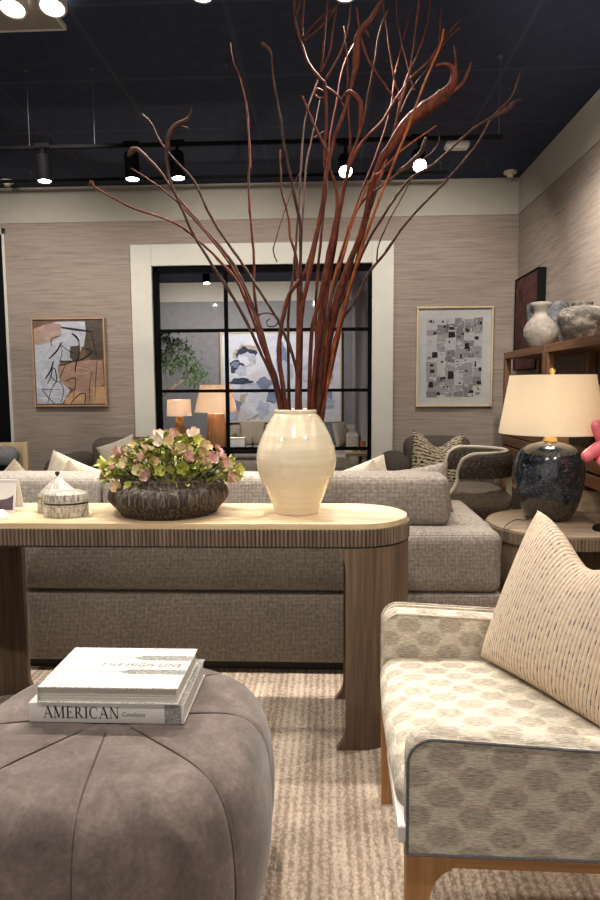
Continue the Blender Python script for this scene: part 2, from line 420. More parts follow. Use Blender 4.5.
K = dict(
 wallpaper=wallpaper(), ceiling=ceiling_mat(), rug=rug_mat(), hexf=hex_fabric(), stripe=stripe_pillow(), bw=woven_bw(), suede=suede(),
 band=plain('cream_wall_paint', (172, 166, 155), .8, var=3), trim=plain('cream_trim_paint', (200, 197, 186), .6, var=3),
 floor=wood('dark_floor_boards', (44, 36, 31), (66, 55, 47), 1, 30, .5), black=plain('black_steel', (6, 6, 7), .85, spec=.08, var=1),
 spotblack=plain('matt_black_lamp', (6, 6, 8), .75, spec=.15, var=2), white=plain('white_enamel', (226, 224, 220), .4, var=3),
 panel=plain('pale_grey_panel', (150, 145, 142), .6, var=4), bluegrey=plain('blue_grey_plaster', (124, 122, 124), .8, var=5),
 lilac=plain('warm_grey_plaster', (150, 142, 142), .8, var=4),
 tablewood=wood('smoked_oak', (74, 58, 46), (124, 104, 86), 2, 60), reed=wood('reeded_oak', (84, 70, 58), (138, 120, 102), 2, 90),
 sideoak=wood('grey_oak', (112, 96, 80), (160, 141, 119), 0, 40), oak=wood('warm_oak', (146, 100, 60), (198, 148, 98), 2, 45),
 oakrail=wood('warm_oak_rail', (146, 100, 60), (198, 148, 98), 0, 45),
 walnut=wood('walnut', (86, 56, 38), (146, 102, 70), 2, 50), walnuty=wood('walnut_rail', (92, 62, 42), (152, 108, 76), 1, 50),
 travertine=travertine(), darkbase=plain('dark_stained_base', (36, 28, 24), .6, var=4),
 sofa=fabric('grey_brown_linen_weave', (100, 92, 84), (186, 176, 165), .0058, .6, .25), cushion=fabric('lit_linen_weave', (128, 120, 111), (212, 203, 191), .0062, .65, .2),
 boucle=fabric('dark_taupe_boucle', (54, 47, 41), (98, 87, 77), .009, .8, .3, (132, 122, 109)), seatcloth=fabric('taupe_seat_cloth', (92, 83, 73), (146, 134, 120), .008, .6, .3), club=fabric('dark_grey_brown_cloth', (74, 66, 60), (112, 102, 94), .008, .5, .3),
 creamcloth=fabric('cream_slub_cloth', (190, 180, 160), (232, 224, 206), .008, .8, .2), beigecloth=fabric('beige_boucle_cloth', (146, 132, 114), (200, 186, 166), .010, .8, .3),
 greycloth=fabric('grey_mottled_cloth', (112, 112, 112), (160, 160, 160), .012, .3, .5), piping=fabric('slate_piping_cord', (88, 89, 92), (128, 129, 132), .004, .5),
 farsofa=fabric('oatmeal_cloth', (148, 138, 126), (186, 176, 162), .02, .3), fardark=fabric('grey_blue_cloth', (84, 88, 92), (118, 120, 124), .02, .3),
 vase=ceramic('ivory_crackle_glaze', (219, 204, 174), (231, 218, 192), 60, .12, .5), glaze=speckle_glaze(), planter=planter_mat(), mosaic=mosaic(),
 brass=plain('aged_brass', (188, 150, 84), .3, 1.0, var=8), gold=plain('pale_gold_metal', (226, 190, 120), .35, .9, var=6), bronze=plain('dark_bronze', (70, 60, 40), .4, .8, var=6),
 urn=stone_ware('weathered_urn', (58, 54, 50), (100, 94, 87), (172, 162, 150)), urnlight=stone_ware('chalky_clay', (112, 106, 98), (146, 138, 128), (176, 168, 157), 5),
 urnblue=stone_ware('mottled_blue_grey_clay', (64, 65, 68), (98, 99, 102), (146, 146, 146), 16), potstone=stone_ware('cream_stone', (164, 150, 130), (190, 176, 154), (206, 194, 172), 12),
 lamp_shade=shade_mat('cream_linen_shade', (246, 237, 220)), lamp_shade_far=shade_mat('warm_linen_shade', (248, 234, 218)), ribwood=wood('ribbed_amber_wood', (140, 92, 54), (206, 150, 100), 2, 40),
 lens=glow('lamp_lens', (255, 246, 230), 14), bulb=glow('lamp_bulb', (255, 214, 160), 20), glass=glass_pane(),
 creamframe=plain('cream_lacquer', (214, 204, 182), .4, var=4), paper=plain('white_paper', (232, 228, 222), .7, var=3), mauve=plain('mauve_ink', (92, 76, 86), .7, var=3),
 coral=plain('coral_pink_glaze', (226, 112, 122), .4, var=12, scale=30), ink=plain('black_ink', (24, 23, 24), .7, var=2), greyink=plain('grey_ink', (112, 108, 106), .7, var=2), redink=plain('maroon_ink', (124, 74, 76), .7, var=2),
 cover=stone_ware('speckled_cover', (150, 147, 140), (222, 219, 210), (232, 230, 222), 160), covergrey=stone_ware('grey_photo_cover', (104, 103, 100), (146, 144, 140), (180, 178, 172), 120),
 pages=plain('page_edges', (206, 200, 192), .8, var=3), tan=plain('tan_frame', (176, 140, 112), .5, var=8), pale_oak=wood('pale_oak_frame', (184, 160, 126), (214, 192, 160), 2, 40),
 maroon=stone_ware('maroon_canvas', (56, 32, 31), (80, 47, 44), (100, 64, 57), 6), teal=plain('teal_cover', (48, 92, 94), .6), leafdark=plain('glossy_green_leaf', (70, 106, 52), .5, var=14, scale=6),
 bark=plain('grey_bark', (116, 100, 86), .8), cord=plain('grey_lamp_cord', (96, 92, 86), .5), clear=plain('hazy_wire', (80, 82, 88), .5, .3, var=4),
 twig_r=twig_mat('red_willow_bark', (52, 25, 19), (114, 58, 41)), twig_d=twig_mat('grey_brown_willow_bark', (40, 25, 21), (88, 60, 50)), twig_o=twig_mat('orange_willow_bark', (90, 44, 22), (176, 96, 54)),
 beigeband=plain('far_cream_paint', (182, 174, 160), .8, var=3),
)

# ================================================================== THE SETTING
WX, WY, CZ = 1.848, 6.6, 3.25
bm = NB(); box(bm, -5.6, WX + .15, -3.0, 13.0, -.14, -.014); struct('floor', bm, K['floor'])
bm = NB(); box(bm, -5.6, WX + .15, -3.0, 13.0, CZ, CZ + .1); struct('ceiling', bm, K['ceiling'])
bm = NB()
box(bm, -3.28, -1.775, WY, WY + .14, -.014, CZ); box(bm, .425, WX + .15, WY, WY + .14, -.014, CZ)
box(bm, -1.775, .425, WY, WY + .14, 2.462, CZ); box(bm, -5.6, -4.25, WY, WY + .14, -.014, CZ); box(bm, -4.25, -3.28, WY, WY + .14, 2.80, CZ)
struct('wall_back', bm, K['wallpaper'])
bm = NB(); box(bm, WX, WX + .15, -3.0, WY, -.014, CZ); struct('wall_right', bm, K['wallpaper'])
bm = NB(); box(bm, -5.75, -5.6, -3.0, 13.0, -.014, CZ); struct('wall_left', bm, K['wallpaper'])
bm = NB(); box(bm, -5.6, WX, WY - .012, WY, 2.905, CZ); box(bm, WX - .012, WX, -3.0, WY - .012, 2.905, CZ)
struct('trim_1', bm, K['band'])
# cream surround of the glazed opening
bm = NB(); box(bm, -1.985, -1.775, WY - .035, WY, -.014, 2.672, .004, 1); box(bm, .425, .637, WY - .035, WY, -.014, 2.672, .004, 1); box(bm, -1.775, .425, WY - .035, WY, 2.462, 2.672, .004, 1)
struct('trim_2', bm, K['trim'])
# black steel glazing grid
W = thing('window_1', 'black steel glazed opening in a wide cream surround', 'window', (-.675, WY + .03, 0)); W['kind'] = 'structure'; del W['category']
bm = NB()
x0, x1 = -1.10, 1.10
for a, b in ((x0, x0 + .052), (x1 - .035, x1)): box(bm, a, b, -.03, .05, -.014, 2.462, .004, 1)
box(bm, x0, x1, -.03, .05, 2.40, 2.462, .004, 1); box(bm, x0, x1, -.03, .05, -.014, .06, .004, 1)
obj('window_frame', bm, K['black'], W)
bm = NB()
for x in (-.366, .368): box(bm, x - .017, x + .017, -.02, .04, .05, 2.41, .003, 1)
for z in (.62, 1.215, 1.825): box(bm, x0 + .03, x1 - .03, -.018, .038, z - .016, z + .016, .003, 1)
obj('mullion', bm, K['black'], W)
bm = NB(); box(bm, x0 + .05, x1 - .03, .006, .012, .03, 2.42); obj('window_pane', bm, K['glass'], W)
# black doorway at the far left
D = thing('door_1', 'black doorway panel at the left end of the rear wall', 'door', (-3.76, WY + .05, 0)); D['kind'] = 'structure'; del D['category']
bm = NB(); box(bm, -.49, .45, -.02, .03, -.014, 2.80); obj('door_panel', bm, K['spotblack'], D)
bm = NB(); box(bm, .465, .495, -.075, .02, -.014, 2.86, .003, 1); box(bm, -.52, -.49, -.075, .02, -.014, 2.86, .003, 1); box(bm, -.52, .495, -.075, .02, 2.80, 2.86, .003, 1); obj('door_frame', bm, K['trim'], D)
# the room beyond
bm = NB(); box(bm, -5.6, WX, 12.6, 12.75, -.014, CZ); struct('wall_far', bm, K['bluegrey'])
bm = NB(); box(bm, -5.6, .43, 12.585, 12.6, 2.89, CZ); struct('trim_3', bm, K['beigeband'])
bm = NB(); box(bm, .44, .56, WY + .14, 12.6, -.014, CZ); struct('wall_side', bm, K['lilac'])

# ================================================================== RUG
bm = NB(); box(bm, -2.6, 1.75, .05, 3.9, -.014, 0, .004, 1)
tag(obj('woven_rug', bm, K['rug']), 'thick beige ribbed woven rug under the ottoman, console and armchair', 'rug')

# ================================================================== CONSOLE TABLE
TX, TY, TL, TR = -.592, 2.338, 1.762, .205   # centre, length, end radius
def capsule(L, r, n=28, amp=0, teeth=0):
    h = L / 2 - r; pts = []
    per = 4 * h + 2 * PI * r
    N = max(teeth * 8, 160) if teeth else 4 * n
    for k in range(N):
        s = per * k / N
        if s < 2 * h: p, nn = Vector((-h + s, -r)), Vector((0, -1))
        elif s < 2 * h + PI * r:
            a = (s - 2 * h) / r - PI / 2; nn = Vector((math.cos(a), math.sin(a))); p = Vector((h, 0)) + nn * r
        elif s < 4 * h + PI * r: p, nn = Vector((h - (s - 2 * h - PI * r), r)), Vector((0, 1))
        else:
            a = (s - 4 * h - PI * r) / r + PI / 2; nn = Vector((math.cos(a), math.sin(a))); p = Vector((-h, 0)) + nn * r
        if teeth: p = p + nn * (amp * (abs(math.sin(PI * teeth * s / per)) ** .6 - 1))
        pts.append((p.x, p.y))
    return pts
T = thing('console_table', 'long oval-ended console table with travertine top and reeded oak edge, behind the ottoman', 'table', (TX, TY, 0)); T.scale = (1, 1, 1.0154)
bm = NB(); prism(bm, capsule(TL - .02, TR - .010), .762, .78); obj('stone_top', bm, K['travertine'], T, angle=50, label='pale travertine top')
bm = NB(); prism(bm, capsule(TL, TR, amp=.010, teeth=290), .706, .762); obj('reeded_apron', bm, K['reed'], T, angle=80)
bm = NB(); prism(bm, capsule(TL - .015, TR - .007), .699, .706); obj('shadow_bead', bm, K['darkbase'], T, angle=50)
def end_leg(bm, sg):
    h = TL / 2 - TR; r = TR - .004; rows = []
    zs = [0, .012, .03, .05, .075, .11, .16] + [.16 + .4 * k / 6 for k in range(1, 7)] + [.60, .635, .66, .68, .699]
    for z in zs:
        d = min(z, .699 - z); fl = .032 * max(0, 1 - d / .075) ** 2.2
        pts = []
        x_in = h - .03 - fl
        for k in range(4): pts.append((x_in + (h - x_in) * k / 4, -r))
        for k in range(25):
            a = -PI / 2 + PI * k / 24; pts.append((h + r * math.cos(a), r * math.sin(a)))
        for k in range(1, 5): pts.append((h - (h - x_in) * k / 4, r))
        rows.append((z, pts))
    def shell(inset):
        out = []
        for z, pts in rows:
            row = []
            for (x, y) in pts:
                s = (r - inset) / r
                xx = h + (x - h) * s if x > h else x
                row.append(bm.verts.new((sg * xx, y * s, z)))
            out.append(row)
        return out
    A, B = shell(0), shell(.032); n = len(A[0])
    for i in range(len(A) - 1):
        for j in range(n - 1):
            bm.faces.new((A[i][j], A[i][j + 1], A[i + 1][j + 1], A[i + 1][j])); bm.faces.new((B[i][j], B[i + 1][j], B[i + 1][j + 1], B[i][j + 1]))
        for j in (0, n - 1): bm.faces.new((A[i][j], A[i + 1][j], B[i + 1][j], B[i][j]))
    for i in (0, len(A) - 1):
        for j in range(n - 1): bm.faces.new((A[i][j], A[i][j + 1], B[i][j + 1], B[i][j]))
for sg in (1, -1):
    bm = NB(); end_leg(bm, sg); obj('leg', bm, K['tablewood'], T, angle=40)

# ================================================================== VASE AND BRANCHES
VX, VY = -.121, 2.360
V = [(.0, 0), (.074, 0), (.082, .004), (.085, .012), (.094, .04), (.110, .08), (.126, .115), (.141, .155), (.1485, .195), (.147, .230), (.1395, .262), (.126, .298), (.110, .332), (.094, .362), (.083, .380), (.080, .384), (.0815, .386), (.0815, .394), (.080, .397), (.074, .397), (.071, .388), (.085, .36), (.125, .285), (.138, .2), (.12, .12), (.08, .03), (0, .02)]
bm = NB(); prof = [(r, z * .968) for r, z in spline(V, 3)]; prof[0] = (.001, 0); prof[-1] = (.001, .02)
prof = [(max(.001, r), z) for r, z in prof]
lathe(bm, prof, 72, fn=lambda r, t, z: r + .0006 * math.sin(z * 420) * (1 if .03 < z < .38 else 0), caps=False)
o = obj('ceramic_vase', bm, K['vase'], angle=60); o.location = (VX, VY, .7925); o.scale = (.98, .98, .98)
tag(o, 'large ivory glazed egg-shaped vase holding the branches on the console table', 'vase')
TWIGS = [
 ('r','thin branch reaching furthest left, level with the ceiling edge',[[(-0.164,2.349,1.095,6.7),(-0.2,2.359,1.276,6.4),(-0.243,2.367,1.402,6.0),(-0.321,2.382,1.611,5.7),(-0.398,2.389,1.709,5.4),(-0.485,2.396,1.792,5.0),(-0.543,2.399,1.836,4.7),(-0.622,2.402,1.87,4.4),(-0.71,2.404,1.9,4.0),(-0.777,2.407,1.934,3.7),(-0.851,2.41,1.979,3.3),(-0.868,2.412,2.004,3.0)],[(-0.851,2.41,1.979,3.7),(-0.864,2.412,2.001,2.9),(-0.872,2.41,1.979,2.0)]]),
 ('r','thin straight branch ending bare just below the left spotlights',[[(-0.157,2.341,1.095,6.0),(-0.191,2.337,1.258,5.6),(-0.252,2.328,1.47,5.2),(-0.313,2.321,1.622,4.8),(-0.385,2.315,1.732,4.4),(-0.476,2.309,1.841,4.0),(-0.53,2.306,1.895,3.5),(-0.594,2.303,1.949,3.1),(-0.683,2.299,2.006,2.7)]]),
 ('d','branch with a thick hooked tip at the left and a pale curl low down',[[(-0.143,2.359,1.094,8.0),(-0.216,2.383,1.349,7.6),(-0.267,2.403,1.513,7.2),(-0.337,2.423,1.675,6.8),(-0.396,2.435,1.76,6.4),(-0.486,2.449,1.865,6.0),(-0.57,2.463,1.967,5.6),(-0.615,2.472,2.036,5.2),(-0.682,2.483,2.108,8.7),(-0.717,2.486,2.135,10.0),(-0.739,2.484,2.121,10.7),(-0.746,2.482,2.106,3.6)],[(-0.245,2.395,1.451,4.4),(-0.274,2.399,1.484,4.2),(-0.263,2.402,1.509,4.0),(-0.228,2.404,1.52,3.8),(-0.194,2.402,1.508,3.5),(-0.184,2.4,1.49,3.3),(-0.197,2.398,1.472,3.1),(-0.223,2.398,1.472,2.9),(-0.227,2.4,1.49,2.7),(-0.216,2.401,1.498,2.4)]]),
 ('d','branch with an antler-like forked tip at the left',[[(-0.168,2.344,1.095,7.0),(-0.191,2.337,1.24,6.8),(-0.239,2.329,1.364,6.5),(-0.314,2.317,1.525,6.2),(-0.404,2.304,1.67,5.9),(-0.465,2.294,1.773,5.6),(-0.508,2.285,1.87,5.4),(-0.54,2.277,1.948,5.1),(-0.55,2.27,2.017,4.8),(-0.546,2.265,2.064,8.7),(-0.538,2.261,2.095,9.4),(-0.516,2.258,2.125,9.4),(-0.475,2.255,2.143,7.4),(-0.463,2.253,2.161,3.4),(-0.456,2.251,2.176,3.2)],[(-0.516,2.258,2.125,3.9),(-0.492,2.258,2.125,3.0),(-0.465,2.259,2.115,2.1)]]),
 ('d','branch rising left to a knobbly tip between the hook and the antler fork',[[(-0.099,2.339,1.095,7.0),(-0.119,2.348,1.319,6.7),(-0.173,2.355,1.469,6.4),(-0.208,2.358,1.528,6.1),(-0.273,2.363,1.632,5.7),(-0.318,2.366,1.703,5.4),(-0.414,2.374,1.845,5.1),(-0.478,2.381,1.978,4.8),(-0.535,2.384,2.044,4.5),(-0.592,2.388,2.112,4.1),(-0.634,2.392,2.191,3.8),(-0.654,2.394,2.211,3.5),(-0.668,2.394,2.225,3.2)]]),
 ('r','nearly upright branch alone against the ceiling, left of the bundle',[[(-0.15,2.359,1.094,7.0),(-0.186,2.373,1.258,6.8),(-0.232,2.389,1.397,6.5),(-0.258,2.4,1.491,6.2),(-0.273,2.414,1.602,5.9),(-0.275,2.43,1.722,5.6),(-0.284,2.445,1.834,5.4),(-0.294,2.461,1.947,5.1),(-0.296,2.47,2.01,4.8),(-0.29,2.481,2.085,4.5),(-0.295,2.496,2.19,4.3),(-0.306,2.512,2.303,4.0),(-0.325,2.525,2.387,3.7),(-0.352,2.536,2.463,3.4),(-0.363,2.546,2.532,3.2)]]),
 ('d','upright branch with a bent knob tip, second against the dark ceiling',[[(-0.108,2.39,1.092,7.0),(-0.098,2.345,1.477,6.7),(-0.1,2.321,1.634,6.3),(-0.098,2.296,1.787,6.0),(-0.105,2.287,1.839,5.6),(-0.131,2.264,1.964,5.3),(-0.152,2.243,2.073,4.9),(-0.16,2.23,2.138,4.6),(-0.177,2.211,2.23,4.2),(-0.184,2.192,2.314,3.9),(-0.2,2.188,2.334,8.7),(-0.214,2.186,2.343,8.7)]]),
 ('r','short branch forking low above the vase and ending at the ceiling edge',[[(-0.122,2.383,1.093,6.0),(-0.113,2.414,1.566,5.6),(-0.121,2.428,1.727,5.2),(-0.142,2.434,1.795,4.8),(-0.15,2.441,1.88,4.4),(-0.172,2.449,1.966,4.0),(-0.175,2.457,2.043,3.5),(-0.178,2.46,2.075,3.1),(-0.176,2.464,2.115,2.7)],[(-0.19,2.426,1.705,3.3),(-0.203,2.43,1.749,3.0),(-0.193,2.433,1.792,2.7),(-0.164,2.441,1.879,2.4),(-0.12,2.453,2.002,2.1),(-0.098,2.456,2.03,1.8)]]),
 ('r','branch with a blunt pale cut tip, crossing the main trunk',[[(-0.078,2.381,1.093,8.7),(-0.065,2.361,1.428,8.2),(-0.039,2.353,1.54,7.7),(-0.002,2.339,1.717,7.3),(0.023,2.329,1.833,6.8),(0.027,2.321,1.925,6.3),(0.003,2.315,1.993,5.8),(-0.009,2.309,2.054,5.4),(-0.057,2.3,2.15,4.9),(-0.076,2.295,2.197,4.4),(-0.09,2.292,2.228,3.9)]]),
 ('r','thick central branch with a spiral tendril, forking into several twigs',[[(-0.142,2.348,1.095,10.0),(-0.179,2.362,1.337,9.7),(-0.17,2.372,1.48,9.3),(-0.14,2.38,1.587,8.9),(-0.083,2.386,1.661,8.6),(-0.047,2.396,1.793,8.2),(-0.017,2.405,1.909,7.8),(-0.01,2.414,2.008,7.5),(-0.014,2.418,2.058,7.1),(-0.01,2.43,2.2,6.7),(-0.013,2.441,2.32,6.4),(-0.031,2.443,2.349,6.0),(-0.074,2.448,2.407,5.6),(-0.098,2.455,2.479,5.3),(-0.12,2.462,2.565,4.9),(-0.123,2.465,2.647,4.5)],[(-0.12,2.462,2.565,5.5),(-0.105,2.465,2.606,4.3),(-0.098,2.465,2.646,3.0)],[(-0.095,2.456,2.493,5.5),(-0.091,2.463,2.574,4.3),(-0.084,2.465,2.639,3.0)],[(-0.091,2.456,2.493,5.5),(-0.037,2.462,2.555,4.3),(0.023,2.465,2.595,3.0)],[(-0.088,2.455,2.482,5.5),(-0.016,2.46,2.54,4.3),(0.045,2.465,2.622,3.0)],[(-0.009,2.443,2.345,5.5),(0.041,2.451,2.432,4.7),(0.073,2.46,2.531,3.9),(0.08,2.465,2.614,3.0)],[(-0.027,2.445,2.37,5.5),(-0.02,2.451,2.434,4.7),(-0.009,2.462,2.554,3.9),(-0.002,2.465,2.643,3.0)],[(-0.024,2.446,2.377,5.5),(0.005,2.451,2.44,4.7),(0.012,2.457,2.504,3.9),(0.03,2.465,2.595,3.0)],[(-0.013,2.441,2.32,5.5),(0.033,2.438,2.284,4.7),(0.051,2.434,2.248,3.9),(0.058,2.433,2.226,3.0)],[(-0.017,2.439,2.299,5.5),(-0.042,2.44,2.311,5.1),(-0.049,2.438,2.293,4.7),(-0.034,2.437,2.278,4.3),(-0.013,2.437,2.281,3.9),(-0.017,2.439,2.299,3.5),(-0.031,2.439,2.303,3.0)]]),
 ('d','dark branch running close along the left of the central trunk',[[(-0.144,2.367,1.094,6.7),(-0.151,2.427,1.496,6.2),(-0.13,2.461,1.682,5.8),(-0.119,2.489,1.833,5.3),(-0.108,2.523,2.005,4.9),(-0.101,2.55,2.14,4.4),(-0.09,2.574,2.258,3.9),(-0.063,2.593,2.352,3.5),(-0.04,2.606,2.416,3.0)]]),
 ('d','dark branch with a short side twig above the ceiling edge, behind the central trunk',[[(-0.121,2.352,1.095,6.4),(-0.111,2.45,1.607,5.8),(-0.101,2.502,1.835,5.2),(-0.09,2.547,2.03,4.6),(-0.083,2.566,2.109,4.0),(-0.056,2.597,2.237,3.4),(-0.033,2.626,2.358,2.9)],[(-0.056,2.587,2.196,3.5),(-0.029,2.592,2.216,2.7),(-0.007,2.595,2.227,1.9)]]),
 ('r','branch swelling to a thick bent club below the top spotlight',[[(-0.113,2.345,1.095,9.7),(-0.103,2.332,1.451,9.3),(-0.074,2.323,1.623,8.9),(-0.038,2.314,1.79,8.5),(-0.01,2.303,1.954,8.1),(0.004,2.298,2.031,7.7),(0.031,2.292,2.119,7.2),(0.055,2.288,2.175,6.8),(0.075,2.283,2.249,6.4),(0.091,2.278,2.316,12.1),(0.094,2.273,2.376,14.1),(0.104,2.27,2.415,12.1),(0.136,2.267,2.447,10.0),(0.175,2.265,2.506,8.7)],[(0.104,2.27,2.415,5.3),(0.097,2.267,2.454,4.1),(0.093,2.265,2.487,2.9)],[(0.107,2.27,2.412,5.3),(0.123,2.27,2.415,4.1),(0.133,2.271,2.396,2.9)],[(0.104,2.271,2.406,5.3),(0.131,2.277,2.327,4.7),(0.171,2.281,2.271,4.1),(0.215,2.285,2.214,3.5),(0.241,2.286,2.201,2.9)]]),
 ('r','slim upright branch with a plain tip left of the bent club',[[(-0.063,2.341,1.095,6.0),(-0.015,2.403,1.599,5.6),(0.033,2.437,1.836,5.1),(0.063,2.463,2.001,4.6),(0.078,2.479,2.105,4.1),(0.071,2.512,2.314,3.7),(0.068,2.534,2.451,3.2),(0.054,2.555,2.581,2.7)]]),
 ('r','branch whose top arches over to the left like a cane handle',[[(-0.07,2.348,1.095,7.4),(-0.039,2.307,1.448,7.0),(0.003,2.27,1.68,6.6),(0.037,2.242,1.837,6.3),(0.06,2.219,1.952,5.9),(0.069,2.211,1.993,5.5),(0.095,2.198,2.051,5.2),(0.103,2.182,2.125,8.7),(0.097,2.174,2.158,9.4),(0.068,2.169,2.181,8.0),(0.049,2.171,2.173,3.7),(0.039,2.175,2.157,3.3)]]),
 ('r','long slim branch leaning right to a tip beside the top spotlight',[[(-0.056,2.391,1.092,6.7),(-0.015,2.406,1.528,6.3),(0.026,2.418,1.778,5.9),(0.055,2.427,1.955,5.5),(0.091,2.435,2.089,5.1),(0.126,2.442,2.208,4.6),(0.141,2.446,2.285,4.2),(0.162,2.453,2.396,3.8),(0.187,2.461,2.528,3.4),(0.215,2.465,2.586,3.0)]]),
 ('r','slim branch passing behind the bent club',[[(-0.049,2.385,1.092,6.0),(-0.048,2.452,1.57,5.6),(-0.026,2.498,1.833,5.1),(-0.007,2.541,2.063,4.6),(0.005,2.566,2.195,4.1),(0.028,2.591,2.32,3.7),(0.055,2.62,2.47,3.2),(0.101,2.639,2.565,2.7)]]),
 ('r','thickest branch, ending in a broad flattened hook at the upper right',[[(-0.049,2.383,1.092,14.1),(-0.011,2.359,1.381,13.6),(0.024,2.342,1.545,13.1),(0.058,2.33,1.646,12.6),(0.102,2.317,1.753,12.1),(0.131,2.305,1.852,11.6),(0.145,2.295,1.928,11.2),(0.172,2.284,2.003,10.7),(0.205,2.278,2.045,16.7),(0.237,2.271,2.093,20.8),(0.276,2.265,2.135,22.8),(0.334,2.259,2.172,24.8),(0.384,2.253,2.206,21.4),(0.404,2.25,2.229,17.4),(0.408,2.244,2.267,13.4),(0.381,2.24,2.29,6.8),(0.349,2.241,2.285,6.3)],[(0.404,2.253,2.209,7.7),(0.441,2.248,2.237,6.0),(0.461,2.239,2.294,4.3)],[(0.411,2.246,2.255,7.7),(0.411,2.239,2.295,6.0),(0.404,2.231,2.344,4.3)]]),
 ('o','orange-brown straight branch with a knobbed tip before the flattened hook',[[(-0.034,2.383,1.092,6.7),(0.021,2.332,1.415,6.3),(0.089,2.282,1.648,5.9),(0.137,2.247,1.788,5.5),(0.169,2.225,1.872,5.1),(0.22,2.191,1.993,4.6),(0.263,2.159,2.096,4.2),(0.303,2.124,2.2,3.8),(0.338,2.097,2.276,3.4),(0.346,2.082,2.317,3.0)]]),
 ('r','branch fanning right in two parallel tips above the hook',[[(-0.063,2.347,1.095,7.7),(-0.026,2.369,1.453,7.3),(0.033,2.399,1.844,6.9),(0.058,2.411,1.978,6.5),(0.104,2.421,2.098,6.2),(0.183,2.428,2.181,5.8),(0.2,2.431,2.205,5.4),(0.236,2.436,2.264,5.0),(0.296,2.443,2.344,4.6),(0.36,2.449,2.402,4.2),(0.402,2.455,2.468,3.8),(0.462,2.461,2.537,3.5)],[(0.36,2.447,2.385,4.2),(0.413,2.455,2.464,3.3),(0.472,2.46,2.519,2.3)],[(0.391,2.453,2.447,4.2),(0.395,2.46,2.521,3.3),(0.398,2.465,2.591,2.3)],[(0.257,2.432,2.221,4.2),(0.296,2.44,2.305,3.3),(0.36,2.447,2.385,2.3)]]),
 ('r','branch cut by the photo top, first right of the top spotlight',[[(-0.041,2.354,1.094,7.0),(0.039,2.392,1.455,6.6),(0.12,2.436,1.781,6.3),(0.172,2.462,1.963,5.9),(0.205,2.479,2.074,5.5),(0.242,2.495,2.184,5.1),(0.265,2.512,2.296,4.7),(0.288,2.526,2.381,4.3),(0.325,2.538,2.463,3.9),(0.363,2.556,2.576,3.5),(0.378,2.565,2.684,3.2)]]),
 ('r','branch rising beside it to the top edge with evenly spaced buds',[[(-0.041,2.373,1.093,6.7),(-0.015,2.364,1.382,6.3),(0.057,2.355,1.626,5.9),(0.116,2.348,1.796,5.5),(0.167,2.341,1.962,5.1),(0.21,2.336,2.076,4.6),(0.243,2.33,2.204,4.2),(0.275,2.325,2.314,3.8),(0.29,2.319,2.431,3.4),(0.304,2.315,2.546,3.0)]]),
 ('r','branch bowing left to the top edge right of the top spotlight',[[(-0.049,2.379,1.093,7.4),(0.01,2.401,1.438,6.9),(0.084,2.423,1.701,6.4),(0.156,2.444,1.923,5.8),(0.222,2.462,2.103,5.3),(0.258,2.48,2.282,4.8),(0.24,2.487,2.348,4.3),(0.219,2.501,2.483,3.8),(0.194,2.515,2.658,3.3)],[(0.309,2.484,2.317,4.1),(0.291,2.492,2.39,3.4),(0.252,2.509,2.551,2.8),(0.244,2.515,2.657,2.2)]]),
 ('r','slim branch with a bare tip between the two top-edge branches',[[(-0.049,2.386,1.092,6.4),(0.003,2.453,1.57,5.9),(0.06,2.492,1.794,5.5),(0.117,2.524,1.964,5.0),(0.185,2.557,2.136,4.6),(0.232,2.587,2.291,4.2),(0.252,2.613,2.429,3.7),(0.28,2.637,2.548,3.3),(0.32,2.665,2.692,2.9)]]),
 ('o','low slim branch pointing right above the bright right spotlight',[[(-0.042,2.388,1.092,5.7),(0.003,2.332,1.554,5.2),(0.055,2.306,1.72,4.8),(0.089,2.287,1.832,4.3),(0.145,2.266,1.946,3.9),(0.171,2.262,1.963,3.5),(0.242,2.25,2.028,3.0),(0.354,2.235,2.099,2.6)]]),
 ('d','bowed branch with a double blunt tip right at the bright spotlight',[[(-0.048,2.34,1.095,6.7),(-0.015,2.328,1.45,6.2),(0.056,2.315,1.722,5.6),(0.102,2.306,1.866,5.1),(0.208,2.301,1.949,4.6),(0.258,2.299,1.99,8.0),(0.308,2.296,2.033,8.7),(0.327,2.293,2.083,7.4)],[(0.258,2.299,1.98,3.7),(0.325,2.297,2.017,3.1),(0.364,2.294,2.054,2.6),(0.373,2.292,2.089,2.0)]]),
 ('d','dark branch swelling to a leaf-like tip furthest right',[[(-0.034,2.371,1.093,7.4),(-0.026,2.38,1.311,7.1),(0.012,2.389,1.48,6.8),(0.076,2.397,1.618,6.6),(0.129,2.405,1.749,6.3),(0.183,2.411,1.841,6.0),(0.244,2.418,1.932,5.7),(0.297,2.422,1.994,5.5),(0.37,2.425,2.035,5.2),(0.449,2.43,2.104,4.9),(0.519,2.434,2.163,4.7),(0.589,2.437,2.202,8.7),(0.621,2.438,2.218,12.1),(0.641,2.44,2.235,11.4),(0.655,2.441,2.249,8.0),(0.68,2.441,2.259,2.7)]]),
 ('d','dark slender branch leaning furthest right to a whip-like tip',[[(-0.03,2.375,1.093,7.0),(0.003,2.356,1.346,6.7),(0.042,2.344,1.475,6.3),(0.088,2.336,1.543,6.0),(0.139,2.325,1.644,5.6),(0.192,2.318,1.708,5.3),(0.267,2.306,1.81,4.9),(0.382,2.291,1.926,4.6),(0.486,2.275,2.041,4.2),(0.539,2.262,2.131,3.9),(0.595,2.254,2.188,3.5),(0.622,2.242,2.266,3.2)],[(0.167,2.321,1.68,3.9),(0.169,2.315,1.73,3.4),(0.199,2.307,1.801,3.0),(0.248,2.296,1.89,2.6),(0.281,2.288,1.95,2.1)]]),
]

